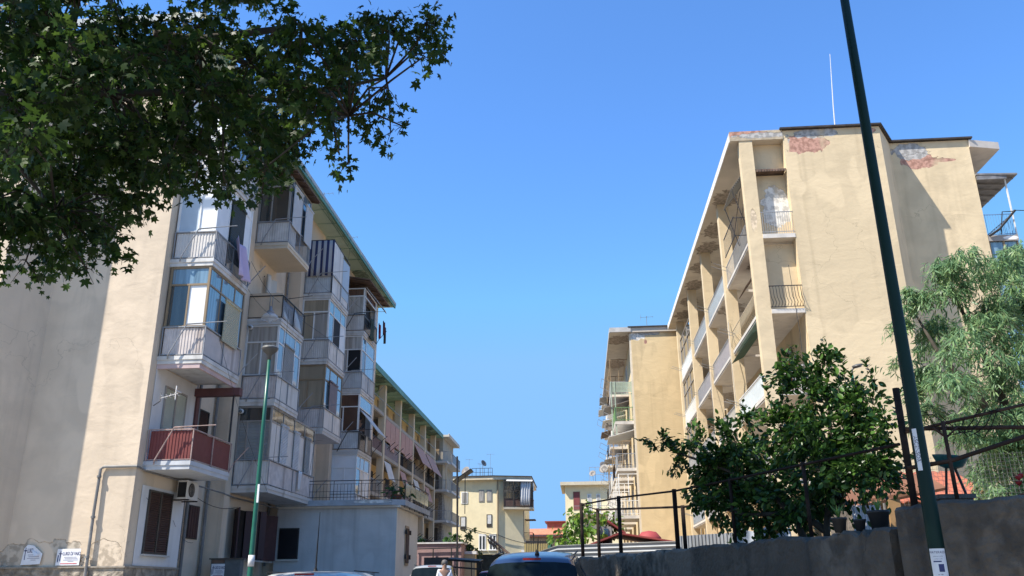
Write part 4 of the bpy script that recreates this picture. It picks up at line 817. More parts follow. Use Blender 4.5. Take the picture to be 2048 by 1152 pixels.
# ------------------------------------------------------------------ death notices on the left gable and cabinet
def poster(x0, x1, z0, z1, y, label, torn=False):
    t = thing('poster', label, 'poster', ((x0+x1)/2,y,z0), 0, 'white notices pasted on the left block')
    w = x1-x0; h = z1-z0
    b = MB()
    if torn: b.slab([(x0,y,z0),(x1,y,z0+.02),(x1+.03,y,z0+h*.55),(x0+w*.55,y,z1-.02),(x0+.12,y,z1),(x0+.04,y,z1-.1)], .004)
    else: b.slab([(x0,y,z0),(x1,y,z0),(x1,y,z1),(x0,y,z1)], .004)
    b.build('sheet', m_paper, t)
    c = MB(); cx = x0+w*.16; yy = y-.008
    c.box(cx-.012*w/.7,yy,z0+h*.25,cx+.012*w/.7,y-.005,z0+h*.86); c.box(cx-w*.075,yy,z0+h*.68,cx+w*.075,y-.005,z0+h*.73)
    if not torn: c.box(x0+w*.05,yy,z0+h*.2,x0+w*.09,y-.005,z0+h*.62)
    c.build('cross', m_ink, t)
    nm = 'LUIGI' if torn else 'LUIGI DI VAIO'
    text(nm, h*.30, m_ink, t, face_cam(x0+w*(.40 if torn else .63), y-.006, z0+h*.70), sx=.62*w/h/1.55, bold=.002)
    l = MB()
    for i, (a, c_) in enumerate(((.32,.85),(.36,.9),(.3,.93),(.5,.75))):
        z = z0+h*(.48-i*.085); l.box(x0+w*a,yy,z,x0+w*c_,y-.005,z+h*.028)
    l.build('small_print', M('faded_ink', (.32,.33,.42), .8), t)
    if not torn: l = MB(); l.box(x0+w*.2,yy,z0+h*.08,x0+w*.9,y-.005,z0+h*.125); l.build('red_line', m_redink, t)
    if torn: f = MB(); f.slab([(x0+w*.45,y-.01,z1-.12),(x1-.02,y-.09,z0+h*.5),(x0+w*.75,y-.1,z0+h*.42),(x0+w*.5,y-.03,z0+h*.72)], .004); f.build('torn_flap', m_paper, t)
    return t
poster(-15.33,-14.78,1.79,2.32,23.24,'torn white notice with a folded flap, low on the left gable wall',True)
poster(-14.33,-13.66,1.77,2.2,23.24,'whole white notice with blue lettering beside the grey drain pipe')
cb = thing('utility_cabinet', 'dark grey utility cabinet with brown top panel below the maroon slit windows', 'cabinet', (-12.1,28.95,0))
b = MB(); b.box(-12.35,28.8,0,-11.35,29.1,2.06); b.build('body', m_cabinet, cb); b = MB(); b.box(-12.33,28.78,1.94,-11.88,28.8,2.04); b.build('brown_panel', m_brick, cb)
b = MB(); b.box(-12.4,28.74,2.06,-11.3,29.14,2.1); b.build('lid', m_concrete, cb)
poster(-12.32,-11.86,1.5,1.92,28.79,'white notice on the dark grey utility cabinet')
# ------------------------------------------------------------------ air conditioners, aerials, laundry
def air_con(x, y, z, label, rz=0, s=1):
    t = thing('air_conditioner', label, 'air conditioner', (x,y,z), rz)
    b = MB(); b.box(-.40*s,-.16*s,0,.40*s,.16*s,.56*s); b.build('casing', M('aircon_casing', (.62,.60,.56), .5, .06), t, local=True, bevel=.02)
    b = MB(); b.lathe([(.001,0),(.21*s,0),(.21*s,.012),(.001,.015)], (-.1*s,-.16*s,.28*s), 20, (0,-1,0)); o = b.build('fan_grille', m_black, t, local=True)
    b = MB()
    for k in range(1,6): 
        r = .035*k*s
        b.tube([(-.1*s+r*math.cos(q*.5236), -.18*s, .28*s+r*math.sin(q*.5236)) for q in range(13)], .004, 4)
    b.build('fan_guard', m_fr_grey, o, local=True)
    for q in (-.41,.402): b = MB(); b.box(q*s,-.13*s,.05*s,(q+.008)*s,.13*s,.5*s); b.build('side_vent', m_black, t, local=True)
    b = MB()
    for xx in (-.3*s,.3*s): b.bar((xx,-.2*s,-.02),(xx,.3*s,-.02),.035)
    b.build('bracket', m_rust, t, local=True)
    return t
air_con(-12.1, 25.95, 3.72, 'white air conditioner under the red balcony beside the brown louvred window', rad(90))
air_con(-12.62, 31.0, 13.05, 'air conditioner tucked under the top balcony above the tan balcony panel', rad(90))
t = air_con(-6.6, 16, 0, 'x', 0); 
for ch in list(t.children_recursive): bpy.data.objects.remove(ch)
bpy.data.objects.remove(t)
def aerial(x, y, z, h, label, cat='aerial', n=5, rz=0):
    t = thing('tv_aerial', label, cat, (x,y,z), rz, 'television aerials on the roofs')
    b = MB(); b.tube([(0,0,0),(0,0,h)], .016, 5); b.build('mast', m_pipe, t, local=True)
    b = MB(); b.tube([(-.45,0,h-.1),(.5,0,h-.05)], .010, 4)
    for i in range(n): xx = -.4+.85*i/(n-1); b.tube([(xx,-.22+.02*i,h-.08),(xx,.22-.02*i,h-.08)], .007, 4); 
    b.tube([(-.42,0,h-.35),(-.42,0,h+.16)], .007, 4); b.build('elements', m_pipe, t, local=True)
    return t
aerial(-12.2, 37.4, 18.2, 1.5, 'taller thin aerial on the green-eaved roof edge, nearer of two')
aerial(-12.2, 42.3, 18.2, 1.2, 'shorter thin aerial on the green-eaved roof edge, farther of two')
aerial(-13.7, 106, 13.8, 2.4, 'aerial above the left end of the sunlit pale block', rz=.5); aerial(-11.05, 106, 13.8, 3.0, 'tallest aerial at the corner of the sunlit pale block', rz=.2); aerial(-12.4, 106.5, 13.8, 1.9, 'short aerial between the two tall aerials on the sunlit block', rz=1.1)
t = thing('whip_mast', 'tall thin white mast on the right block roof', 'mast', (11.33,33,18.4)); b = MB(); b.tube([(0,0,0),(.13,0,2.2),(.33,0,4.8)], .035, 6, .012); b.build('mast', M('white_mast', (.6,.6,.6), .5, .05), t, local=True)
b = MB(); b.box(-.06,-.06,0,.06,.06,.3); b.build('foot', m_pipe, t, local=True)
aerial(13.6, 34, 18.4, .9, 'small bent aerial at the step of the right block roof', n=3)
aerial(5.2, 59.5, 18.3, 1.3, 'short aerial on the second right block', n=3)
def dish(x, y, z, label, rz, s=.45, h=.7):
    t = thing('satellite_dish', label, 'satellite dish', (x,y,z), rz, 'satellite dishes')
    b = MB(); b.tube([(0,0,0),(0,0,h)], .025, 6); b.build('mast', m_pipe, t, local=True)
    b = MB(); b.lathe([(.001,0),(s*.5,.03),(s*.9,.10),(s,.14),(s*.98,.15),(s*.5,.05),(.001,.02)], (0,-.08,h), 18, (0,-.9,.4)); b.build('reflector', M('dish_grey', (.17,.155,.145), .5, .1), t, True, local=True)
    b = MB(); b.tube([(0,-.1,h-s*.8),(0,-.65,h+.05)], .014, 4); b.build('feed_arm', m_pipe, t, local=True); return t
dish(-11.9, 105, 13.85, 'satellite dish standing on the sunlit pale block, by the railing', .9, .42, 1.6); dish(-13.9, 105, 13.85, 'low satellite dish at the left roof end of the sunlit block', -.6, .6, .7)
dish(2.2, 64, 11.9, 'rusty satellite dish among the clutter of the second right block, upper of two', .4, .36, .4); dish(2.0, 69.9, 9.6, 'rusty satellite dish among the clutter of the second right block, lower of two', -.5, .4, .4)
dish(1.6, 108.2, 13.35, 'left satellite dish on the block with the maroon window', -.3, .42, 1.0); dish(2.9, 108.2, 13.35, 'taller satellite dish on the block with the maroon window', .3, .5, 2.0)
b = MB()
for i in range(6): b.bar((-13.2+i*.5,105,13.85),(-13.2+i*.5,105,14.9),.05)
b.bar((-13.2,105,14.9),(-10.7,105,14.9),.05); b.bar((-13.2,105,14.4),(-10.7,105,14.4),.04); b.single('roof_railing', m_iron, 'dark iron railing on the roof of the sunlit pale block', 'railing')
b = MB()
for i in range(6): b.bar((1.2+i*.7,108.4,13.35),(1.2+i*.7,108.4,15.2),.05)
b.bar((1.2,108.4,15.2),(4.7,108.4,15.2),.05); b.bar((1.2,108.4,14.3),(4.7,108.4,14.3),.04); b.single('roof_railing', m_greyrail, 'grey railing on the roof of the block with the maroon window', 'railing')
# tilted solar panel by the end of the left row
t = thing('roof_panel', 'dark tilted roof panel on thin legs beyond the end of the left row', 'panel', (-13,99,12.3)); b = MB(); b.slab([(-14.6,98.6,12.6),(-12.5,98.6,14.0),(-12.5,101,14.0),(-14.6,101,12.6)], .1); b.build('panel', m_dark, t)
b = MB(); b.bar((-14.0,98.7,9.0),(-14.0,98.7,13.0),.08); b.bar((-13.2,98.7,9),(-13.2,98.7,13.5),.08); b.build('leg', m_iron, t)
# aerial clamped on the white first-floor wall of the left block
t = thing('wall_aerial', 'small white television aerial on the first-floor wall above the red balcony', 'aerial', (-12.4,23.5,6.3))
b = MB(); b.tube([(-12.4,23.72,6.22),(-12.1,23.5,6.3),(-12.1,23.5,6.55)], .016, 5); b.build('bracket', m_pipe, t)
b = MB(); b.tube([(-12.1,23.5,6.38),(-11.55,23.42,6.5)], .014, 5)
for i in range(4): x = -11.98+i*.13; b.tube([(x,23.3,6.42+i*.02),(x,23.62,6.40+i*.02)], .012, 4)
b.tube([(-11.62,23.42,6.3),(-11.62,23.42,6.72)], .016, 4); b.tube([(-11.55,23.25,6.55),(-11.55,23.6,6.55)], .02, 4)
b.build('elements', m_white, t)
# laundry
def cloth(name, mat, label, fn, group=None, nu=16, nv=14):
    b = MB(); b.grid(fn, nu, nv, (.006,.004,0)); return b.single(name, mat, label, 'laundry', group, True)
m_lilac = M('lilac_cloth', (.56,.47,.66), .9, .06, 4, .1, 30)
cloth('bed_sheet', m_lilac, 'lilac sheet hanging from the railing of the white-panelled balcony', lambda u,v: (XB+.15+.10*math.sin(u*9+v*2)+.12*(1-v), 24.75+.25*(1-v)+(.75+.3*v)*u+.15*(1-v)*u, 10.72+1.28*v-.25*u*v), 'laundry on the left block')
for i, (y, w, h, m_, nm, lb) in enumerate(((42.9,.9,1.2,M('dark_green_cloth',(.05,.08,.07),.9,.1),'towel','dark green cloth on the line of the top far balcony'),(44.2,.35,.8,M('crimson_cloth',(.30,.03,.06),.9,.1),'shirt','crimson shirt on the line of the top far balcony'),(44.7,.4,.95,m_black,'trousers','black trousers on the line of the top far balcony'),(43.8,.3,.7,M('maroon_cloth',(.12,.03,.04),.9,.1),'shirt','maroon shirt between the green cloth and the crimson one'))):
    cloth(nm, m_, lb, lambda u,v,y=y,w=w,h=h,i=i: (XB+.12+.28*i*.6+.05*math.sin(u*8+v*3), y+w*u*(.85+.15*v), 14.95-h+h*v-.06*math.sin(u*3.14)), 'laundry on the left block', 10, 8)
cloth('towel', m_white, 'white cloth hanging over the long lower balcony rail behind the lamp post', lambda u,v: (XB+.08+.03*math.sin(u*8), 33.0+.35*u*(.6+.4*v), 4.72+.75*v), 'laundry on the left block', 8, 6)
cloth('shirt', m_white, 'white washing on the far iron balcony above the terrace house', lambda u,v: (XB+.1+.03*math.sin(u*8), 43.2+.3*u, 7.75+.8*v), 'laundry on the left block', 8, 6)
cloth('shirt', m_whiteawn, 'pale washing under the top balcony, beside the air conditioner', lambda u,v: (-12.3+.1*math.sin(u*7)+.2*u, 31.2+.5*u, 12.3+.8*v-.15*u), 'laundry on the left block', 8, 6)
cloth('towel', M('teal_cloth', (.05,.13,.12), .9), 'dark teal cloth on the lower balcony at the end of the left row', lambda u,v: (-16.0+.5*u, 89.5+.05*math.sin(u*9), 7.6+2.0*v), 'laundry on the left block', 8, 6)
# suspended lantern on a cable along the balconies
t = thing('hanging_lantern', 'clear glass bell lantern hung on a thin cable before the tan balcony panel', 'lantern', (-11.2,29.1,10.45))
lx, ly, lz = -11.2, 29.1, 10.45
b = MB(); b.lathe([(.001,.55),(.05,.54),(.06,.40),(.12,.36),(.13,.30),(.001,.29)], (lx,ly,lz), 14); b.tube([(lx-.05,ly,lz+.5),(lx-.05,ly,lz+.95),(lx+.05,ly,lz+.95),(lx+.05,ly,lz+.5)], .014, 5); b.build('fitting', m_greyrail, t, True)
m_glass = bpy.data.materials.new('clear_glass'); m_glass.use_nodes = True; _N = m_glass.node_tree.nodes; _b = _N["Principled BSDF"]; _b.inputs["Base Color"].default_value = (.8,.85,.9,1); _b.inputs["Roughness"].default_value = .12; _b.inputs["Alpha"].default_value = .4
b = MB(); b.lathe([(.13,.30),(.26,.2),(.32,.08),(.28,.04),(.10,.0),(.08,-.06),(.001,-.08)], (lx,ly,lz), 16); b.build('glass_bell', m_glass, t, True)
b = MB(); b.tube([(-11.02,26.45,11.75),(-11.12,27.8,11.5),(lx,ly,lz+.95),(-11.15,32.4,11.5),(-11.05,36.0,11.7)], .008, 4); b.build('cable', m_iron, t)
# person on the far balcony
def person(loc, rz, label, pose, skin=(.30,.17,.11), top=(.05,.05,.06), legs=(.06,.07,.10), hair=(.012,.010,.009), stripe=None, s=1.0):
    """one skinned body; clothing and hair are shells that follow it"""
    t = thing('person', label, 'person', loc, rz)
    J = dict(pelvis=(0,0,.95), waist=(0,0,1.08), chest=(0,.0,1.30), neck=(0,.0,1.47), head=(0,-.01,1.56), crown=(0,-.015,1.69),
        hipL=(.09,0,.92), kneeL=(.10,-.02,.50), ankL=(.10,.02,.09), toeL=(.11,-.15,.03), hipR=(-.09,0,.92), kneeR=(-.10,-.02,.50), ankR=(-.10,.02,.09), toeR=(-.11,-.15,.03),
        shL=(.18,0,1.41), elL=(.22,.02,1.12), wrL=(.22,-.08,.88), haL=(.22,-.11,.80), shR=(-.18,0,1.41), elR=(-.22,.02,1.12), wrR=(-.22,-.08,.88), haR=(-.22,-.11,.80))
    J.update(pose); R = dict(pelvis=.135, waist=.12, chest=.145, neck=.058, head=.085, crown=.075, hipL=.09, kneeL=.058, ankL=.04, toeL=.033, hipR=.09, kneeR=.058, ankR=.04, toeR=.033, shL=.062, elL=.042, wrL=.028, haL=.03, shR=.062, elR=.042, wrR=.028, haR=.03)
    E_ = [('pelvis','waist'),('waist','chest'),('chest','neck'),('neck','head'),('head','crown'),('pelvis','hipL'),('hipL','kneeL'),('kneeL','ankL'),('ankL','toeL'),('pelvis','hipR'),('hipR','kneeR'),('kneeR','ankR'),('ankR','toeR'),('chest','shL'),('shL','elL'),('elL','wrL'),('wrL','haL'),('chest','shR'),('shR','elR'),('elR','wrR'),('wrR','haR')]
    for sd, sg in (('L',1),('R',-1)):                                   # four fingers and a thumb on each hand
        h = Vector(J['ha'+sd]); w = Vector(J['wr'+sd]); d = (h-w).normalized(); side = Vector((0,1,0)).cross(d).normalized() if abs(d.y) < .9 else Vector((1,0,0))
        for i, (off, ln) in enumerate(((-.027,.06),(-.009,.072),(.010,.068),(.027,.052))):
            n1 = f'f{sd}{i}a'; n2 = f'f{sd}{i}b'; J[n1] = tuple(h+side*off+d*.025); J[n2] = tuple(h+side*off*1.25+d*(.025+ln)+Vector((0,-.012,0))); R[n1] = .010; R[n2] = .007; E_ += [('ha'+sd,n1),(n1,n2)]
        J['th'+sd] = tuple(w+d*.05-side*.05*sg); R['th'+sd] = .010; E_.append(('wr'+sd,'th'+sd))
    def skin_obj(name, keys, mat, grow=0, parent=None, sub=2):
        ids = {k:i for i,k in enumerate(keys)}; me = bpy.data.meshes.new(name); me.from_pydata([tuple(c*s for c in J[k]) for k in keys], [(ids[a],ids[b]) for a,b in E_ if a in ids and b in ids], [])
        ob = bpy.data.objects.new(name, me); COL.objects.link(ob)
        md = ob.modifiers.new('skin','SKIN'); 
        if not me.skin_vertices: 
            me.attributes.new('skin_vertices_tmp','FLOAT','POINT')
        bpy.context.view_layer.objects.active = ob
        try:
            if not me.skin_vertices: bpy.ops.mesh.customdata_skin_add()
        except Exception: pass
        for k, i in ids.items(): r = (R[k]+(grow if k not in ('toeL','toeR') else grow*.5))*s; me.skin_vertices[0].data[i].radius = (r, r*(.72 if k in ('chest','waist','pelvis') else 1))
        me.skin_vertices[0].data[0].use_root = True
        sb = ob.modifiers.new('sub','SUBSURF'); sb.levels = sub; sb.render_levels = sub
        bpy.context.view_layer.update(); m2 = bpy.data.meshes.new_from_object(ob.evaluated_get(bpy.context.evaluated_depsgraph_get())); ob.modifiers.clear(); ob.data = m2; m2.materials.clear(); m2.materials.append(mat)
        m2.polygons.foreach_set('use_smooth', [True]*len(m2.polygons)); ob.parent = parent or t; return ob
    msk = M('skin_tone_%d' % int(skin[0]*100), skin, .55, .06, 8, 0)
    body = skin_obj('body', ['pelvis']+[k for k in J if k != 'pelvis'], msk)
    ms = M('shirt_%d' % (int(top[0]*1000)+int(legs[0]*17)), top, .9, .08, 8, .1)
    skin_obj('shirt', ['waist','chest','shL','shR','elL','elR','pelvis'], ms, .014)
    skin_obj('trousers', ['pelvis','hipL','kneeL','ankL','hipR','kneeR','ankR'], M('trousers_%d' % int(legs[2]*1000), legs, .9, .1, 8, .1), .012)
    hc = Vector(J['crown'])*s; hd = Vector(J['head'])*s; up = (hc-hd).normalized()
    b = MB(); b.lathe([(.094*s,-.06*s),(.104*s,0),(.098*s,.05*s),(.07*s,.095*s),(.001,.115*s)], hd+up*.085*s+Vector((0,.022*s,0)), 14, up); b.build('hair', M('hair_%d' % int(hair[0]*1000), hair, .6, .2, 20, .2), t, True, local=True)
    fw = Vector((0,-1,0)); c = hd+up*.045*s
    b = MB(); b.lathe([(.001,-.02*s),(.014*s,-.012*s),(.012*s,.0),(.001,.03*s)], c+fw*.092*s-up*.01*s, 8, up); 
    for sg in (-1,1): b.lathe([(.001,-.03*s),(.016*s,0),(.001,.03*s)], c+Vector((sg*.09*s,.01*s,0)), 8, up)
    b.build('nose_and_ears', msk, t, True, local=True)
    b = MB()
    for sg in (-1,1): b.lathe([(.001,-.008*s),(.010*s,0),(.001,.008*s)], c+fw*.078*s+up*.012*s+Vector((sg*.032*s,0,0)), 8)
    b.build('eyes', m_black, t, True, local=True)
    b = MB(); b.box(-.022*s,c.y-.088*s,c.z-.052*s,.022*s,c.y-.078*s,c.z-.046*s); b.build('mouth', M('lips', (.25,.09,.07), .5), t, local=True)
    if stripe: b = MB(); b.grid(lambda u,v: ((.165*math.cos(-3.05+2.96*u))*s, (.02+.135*math.sin(-3.05+2.96*u))*s, (1.21+.06*v)*s), 14, 1); b.build('shirt_stripe', M('white_stripe', stripe, .9), t, local=True)
    return t
person((-11.25,42.62,7.68), rad(50), 'man in a dark shirt with a white stripe leaning on the far iron balcony', dict(chest=(0,-.05,1.30), neck=(0,-.10,1.46), head=(0,-.14,1.545), crown=(0,-.16,1.675), shL=(.18,-.07,1.41), shR=(-.18,-.07,1.41), elL=(.24,-.15,1.13), wrL=(.12,-.36,1.02), haL=(.06,-.40,1.01), elR=(-.24,-.15,1.13), wrR=(-.12,-.36,1.02), haR=(-.06,-.41,1.01)), stripe=(.7,.7,.7), legs=(.35,.33,.30))
# ------------------------------------------------------------------ cars
def car(loc, rz, label, paint, L=3.9, W=1.66, H=1.5, antenna=None):
    t = thing('parked_car', label, 'car', loc, rz, 'cars parked along the street')
    yk = np.array([-.5,-.485,-.465,-.43,-.365,-.31,-.2,-.05,.06,.16,.25,.31,.38,.44,.48,.5])*L
    zt = np.array([.45,.58,.64,.68,.955,.985,1.0,1.0,.985,.93,.76,.665,.63,.57,.46,.36])*H
    zb = np.array([.42,.56,.60,.625,.63,.63,.625,.62,.615,.61,.605,.60,.58,.53,.43,.34])*H
    wb = np.array([.40,.46,.48,.49,.5,.5,.5,.5,.5,.5,.5,.49,.48,.45,.40,.34])*W
    wr = np.array([.36,.42,.43,.425,.365,.355,.36,.365,.365,.37,.40,.43,.43,.40,.34,.28])*W
    ys = np.concatenate([np.linspace(yk[i], yk[i+1], 4)[:-1] for i in range(len(yk)-1)] + [yk[-1:]])
    def ip(a):
        v = np.interp(ys, yk, a); k = np.array([.25,.5,.25]); o = v.copy(); o[1:-1] = np.convolve(v, k, 'valid'); return o
    ZT, ZB, WB, WR = ip(zt), ip(zb), ip(wb), ip(wr); rows = []
    for i in range(len(ys)):
        g = max(0, ZT[i]-ZB[i]); f = min(1, g/(.3*H))
        half = [(0,.2),(WB[i]*.9,.2),(WB[i]*.985,.32),(WB[i]*1.0,ZB[i]*.72),(WB[i]*.985,ZB[i]-.03),(WB[i]*.965,ZB[i]),(WR[i]*f+WB[i]*.9*(1-f)+.03,ZB[i]+g*.55),(WR[i]*f+WB[i]*.8*(1-f),ZB[i]+g*.86),(WR[i]*.86,ZB[i]+g*.955),(WR[i]*.5,ZB[i]+g*.99),(0,ZT[i])]
        rows.append([(x,ys[i],z) for x,z in half] + [(-x,ys[i],z) for x,z in half[-2:0:-1]])
    n = len(rows[0]); parts = {'body':MB(), 'window':MB(), 'rear_window':MB(), 'windscreen':MB()}
    V = [p for r in rows for p in r]
    keep = {k:[] for k in parts}
    for i in range(len(rows)-1):
        ym = (ys[i]+ys[i+1])/2/L
        for k in range(n):
            q = (i*n+k, i*n+(k+1)%n, (i+1)*n+(k+1)%n, (i+1)*n+k); kk = k if k < 10 else n-1-k
            w = 'body'
            if kk in (5,6) and -.335 < ym < .19 and not (-.075 < ym < -.05): w = 'window'
            if kk in (6,7,8,9) and -.425 < ym < -.372 and not (kk == 6): w = 'rear_window'
            if kk in (7,8,9) and .165 < ym < .29: w = 'windscreen'
            keep[w].append(q[::-1])
    keep['body'] += [tuple(range(n)), tuple((len(rows)-1)*n+k for k in range(n-1,-1,-1))]
    for w, m_ in (('body',paint),('window',m_gl_car),('rear_window',m_gl_car),('windscreen',m_gl_car)):
        used = sorted({v for f in keep[w] for v in f}); mp = {v:i for i,v in enumerate(used)}
        parts[w].v = [V[v] for v in used]; parts[w].f = [tuple(mp[v] for v in f) for f in keep[w]]; ob = parts[w].build(w, m_, t, True, local=True)
    for sx in (-1,1):
        for y in (-.31*L,.32*L):
            b = MB(); b.lathe([(.001,-.1),(.29,-.1),(.31,-.07),(.31,.07),(.29,.1),(.001,.1)], (sx*(W/2-.1),y,.31), 20, (1,0,0)); o = b.build('wheel', m_black, t, True, local=True)
            b = MB(); b.lathe([(.001,.0),(.19,.0),(.2,.02),(.001,.025)], (sx*(W/2-.1)+sx*.1,y,.31), 16, (sx,0,0)); b.build('rim', m_pipe, o, local=True)
        b = MB(); b.lathe([(.001,-.07),(.07,-.06),(.08,.02),(.001,.06)], (sx*(W/2+.1),.12*L,ZB.max()+.05), 10, (0,1,0)); b.build('mirror', paint, t, True, local=True)
        b = MB(); b.box(sx*W*.40-.07,-.478*L,H*.46,sx*W*.40+.07,-.45*L,H*.62); b.build('tail_light', M('red_lens', (.35,.02,.02), .2, .1), t, local=True, bevel=.02)
        b = MB(); b.box(sx*W*.34-.12,.44*L,H*.36,sx*W*.34+.12,.47*L,H*.44); b.build('headlight', m_gl_curt, t, local=True, bevel=.02)
    b = MB(); b.box(-.4*W,-.51*L,.28,.4*W,-.47*L,.5); b.build('rear_bumper', paint, t, local=True, bevel=.04)
    b = MB(); b.box(-.26,-.515*L,.5,.26,-.508*L,.61); b.build('number_plate', m_white, t, local=True)
    if antenna:
        x, y, dy, h = antenna; b = MB(); b.lathe([(.03,0),(.035,.02),(.02,.06),(.008,.09)], (x,y,H*.985), 8); b.tube([(x,y,H*.99),(x+.1*h,y+dy,H*.99+h)], .008 if h < .5 else .014, 6, .004); b.build('antenna', m_black, t, local=True)
    b = MB(); b.bar((-.02,-.425*L,.70*H),(.22,-.385*L,.86*H),.018); b.build('rear_wiper', m_black, t, local=True)
    b = MB(); b.box(-.13,-.372*L,.952*H,.13,-.366*L,.972*H); b.build('brake_light', M('red_lens', (.35,.02,.02), .2, .1), t, local=True)
    b = MB()
    for sx in (-1,1): b.bar((sx*W*.36,-.3*L,H*.993),(sx*W*.365,.08*L,H*.99),.02,.012)
    b.build('roof_seam', m_black, t, local=True)
    return t
m_gl_car = glassmat('car_glass', (.010,.016,.018), .05, .12, 0)
def paint(name, col): 
    m = M(name, col, .3, .04, 3, 0, spec=.5); bs = m.node_tree.nodes["Principled BSDF"]; bs.inputs["Coat Weight"].default_value = .5; bs.inputs["Coat Roughness"].default_value = .05; return m
c_ = car((-.70,14.45,.15), rad(-1.5), 'dark blue hatchback seen from behind with a short roof aerial, by the concrete wall end', paint('dark_blue_paint', (.018,.035,.085)), 3.9, 1.68, 1.5, (.05,-.28*3.9,-.03,.26)); c_.rotation_euler = (rad(4.2),0,rad(-1.5))
car((-3.75,13.2,-.02), rad(1), 'silver car with a long black whip aerial, nearest on the left side of the street', paint('silver_paint', (.50,.50,.49)), 4.0, 1.7, 1.36, (-.1,-.15*4,-.25,.82))
car((-4.75,28.5,.31), rad(5), 'grey hatchback parked by the terrace house, behind the person in white', paint('grey_paint', (.33,.34,.34)), 3.6, 1.6, 1.48)
car((-4.35,43.5,.385), 0, 'small red car half hidden behind the dark blue hatchback', paint('red_paint', (.35,.03,.03)), 3.8, 1.6, 1.48)
person((-4.0,25.6,.295), rad(15), 'grey-haired person in a white shirt walking beside the grey hatchback', dict(), top=(.75,.76,.80), hair=(.11,.10,.095), skin=(.34,.20,.14), legs=(.03,.03,.05), s=.9)
# ------------------------------------------------------------------ buildings and stalls half hidden in the middle distance
K = thing('pink_kiosk', 'low pink-walled shop with a planted flat roof below the left row', 'shop', (-10,62,0))
b = MB(); b.box(-13.5,60,0,-8.25,64,3.95); b.build('wall', M('dusty_pink_plaster', (.36,.24,.235), .85, .08, 1.5, .1, 10, 0, .2), K)
b = MB(); b.box(-13.5,59.9,3.95,-8.15,64.1,4.05); b.build('parapet_cap', m_slab, K)
b = MB()
for x in (-11.3,-10.15,-8.9): b.bar((x,59.85,.4),(x,59.85,3.62),.07)
b.bar((-11.4,59.85,3.62),(-8.3,59.85,3.66),.07); b.build('iron_frame', m_iron, K)
b = MB(); b.box(-8.35,58.2,.4,-8.2,58.35,3.6); b.tube([(-8.28,58.28,3.5),(-8.36,58.28,9.6)], .06, 6); b.single('service_mast', m_iron, 'thin dark service mast rising past the pink shop corner', 'mast')
S = thing('market_stall', 'dark covered stall with a projecting frame in front of the pink shop', 'stall', (-8.2,55.5,.5))
b = MB(); b.box(-9.9,55,.5,-8.4,57,2.9); b.build('box', M('dark_grey_tarp', (.06,.065,.07), .7, .25, 2, .2, 8), S)
b = MB()
for z in (2.2,2.6): b.bar((-8.5,54.9,z+.15),(-6.2,54.9,z-.05),.1)
for x in (-8.4,-7.6,-6.9,-6.3): b.bar((x,54.9,.5),(x,54.9,2.6),.05)
b.slab([(-8.5,54.8,2.75),(-6.4,54.8,2.6),(-6.4,57,2.75),(-8.5,57,2.9)], .06); b.build('frame', m_iron, S)
P_ = thing('gate_pillar', 'cream gate pillar with a stone cap left of the dark shed', 'pillar', (-7.9,62,0)); b = MB(); b.box(-8.3,61.7,0,-7.5,62.5,3.3); b.build('shaft', M('cream_pillar', (.55,.45,.28), .85, .1), P_); b = MB(); b.box(-8.4,61.6,3.3,-7.4,62.6,3.5); b.build('cap', m_white, P_)
D = thing('wooden_shed', 'dark shed with a broken tiled roof below the sunlit block', 'shed', (-6.6,66,0)); b = MB(); b.box(-8.0,65,0,-5.2,68,3.4); b.build('wall', M('dark_green_boards', (.05,.055,.045), .8, .3, 3, .2, 12), D)
b = MB(); b.slab([(-7.0,64.6,4.6),(-5.0,64.6,3.0),(-5.0,68,3.0),(-7.0,68,4.6)], .1)
for i in range(8): b.bar((-6.9+i*.26,64.55,4.45-i*.2),(-6.75+i*.26,64.55,4.1-i*.2),.12)
b.build('roof', M('old_roof_tiles', (.16,.11,.085), .9, .35, 4, .5, 9), D)
b = MB()
for i in range(14): b.bar((-4.75+i*.15,75,0),(-4.75+i*.15,75,4.85),.05)
b.bar((-4.8,75,4.7),(-2.7,75,4.7),.16); b.bar((-4.8,75,2.5),(-2.7,75,2.5),.06); b.single('iron_gate', m_iron, 'tall dark iron bar gate at the far end of the street', 'gate')
b = MB(); b.box(-5.0,76,0,-2.6,76.3,4.6); b.single('yellow_wall', M('mustard_wall', (.46,.38,.18), .85, .1), 'mustard wall right behind the iron bar gate', 'wall')
H_ = thing('red_roofed_house', 'pale house with an orange tiled roof far down the street', 'house', (-4.5,122,0)); b = MB(); b.box(-8.0,120,0,-1.5,128,7.5); b.build('wall', M('pale_pink_render', (.62,.50,.42), .85, .08), H_)
b = MB(); b.slab([(-8.2,119.5,7.4),(-1.3,119.5,7.4),(-1.3,124,8.7),(-8.2,124,8.7)], .15); b.build('roof', M('orange_tiles', (.50,.20,.12), .9, .2, 3, .5, 8), H_)
b = MB(); b.box(-4.9,124,8,-1.4,128,9.7); b.build('upper_storey', M('dull_red_render', (.36,.13,.11), .85, .1), H_); b = MB(); b.box(-5.2,123.7,9.7,-1.1,128.3,9.85); b.build('eaves', M('maroon_eaves', (.25,.07,.06), .7), H_)
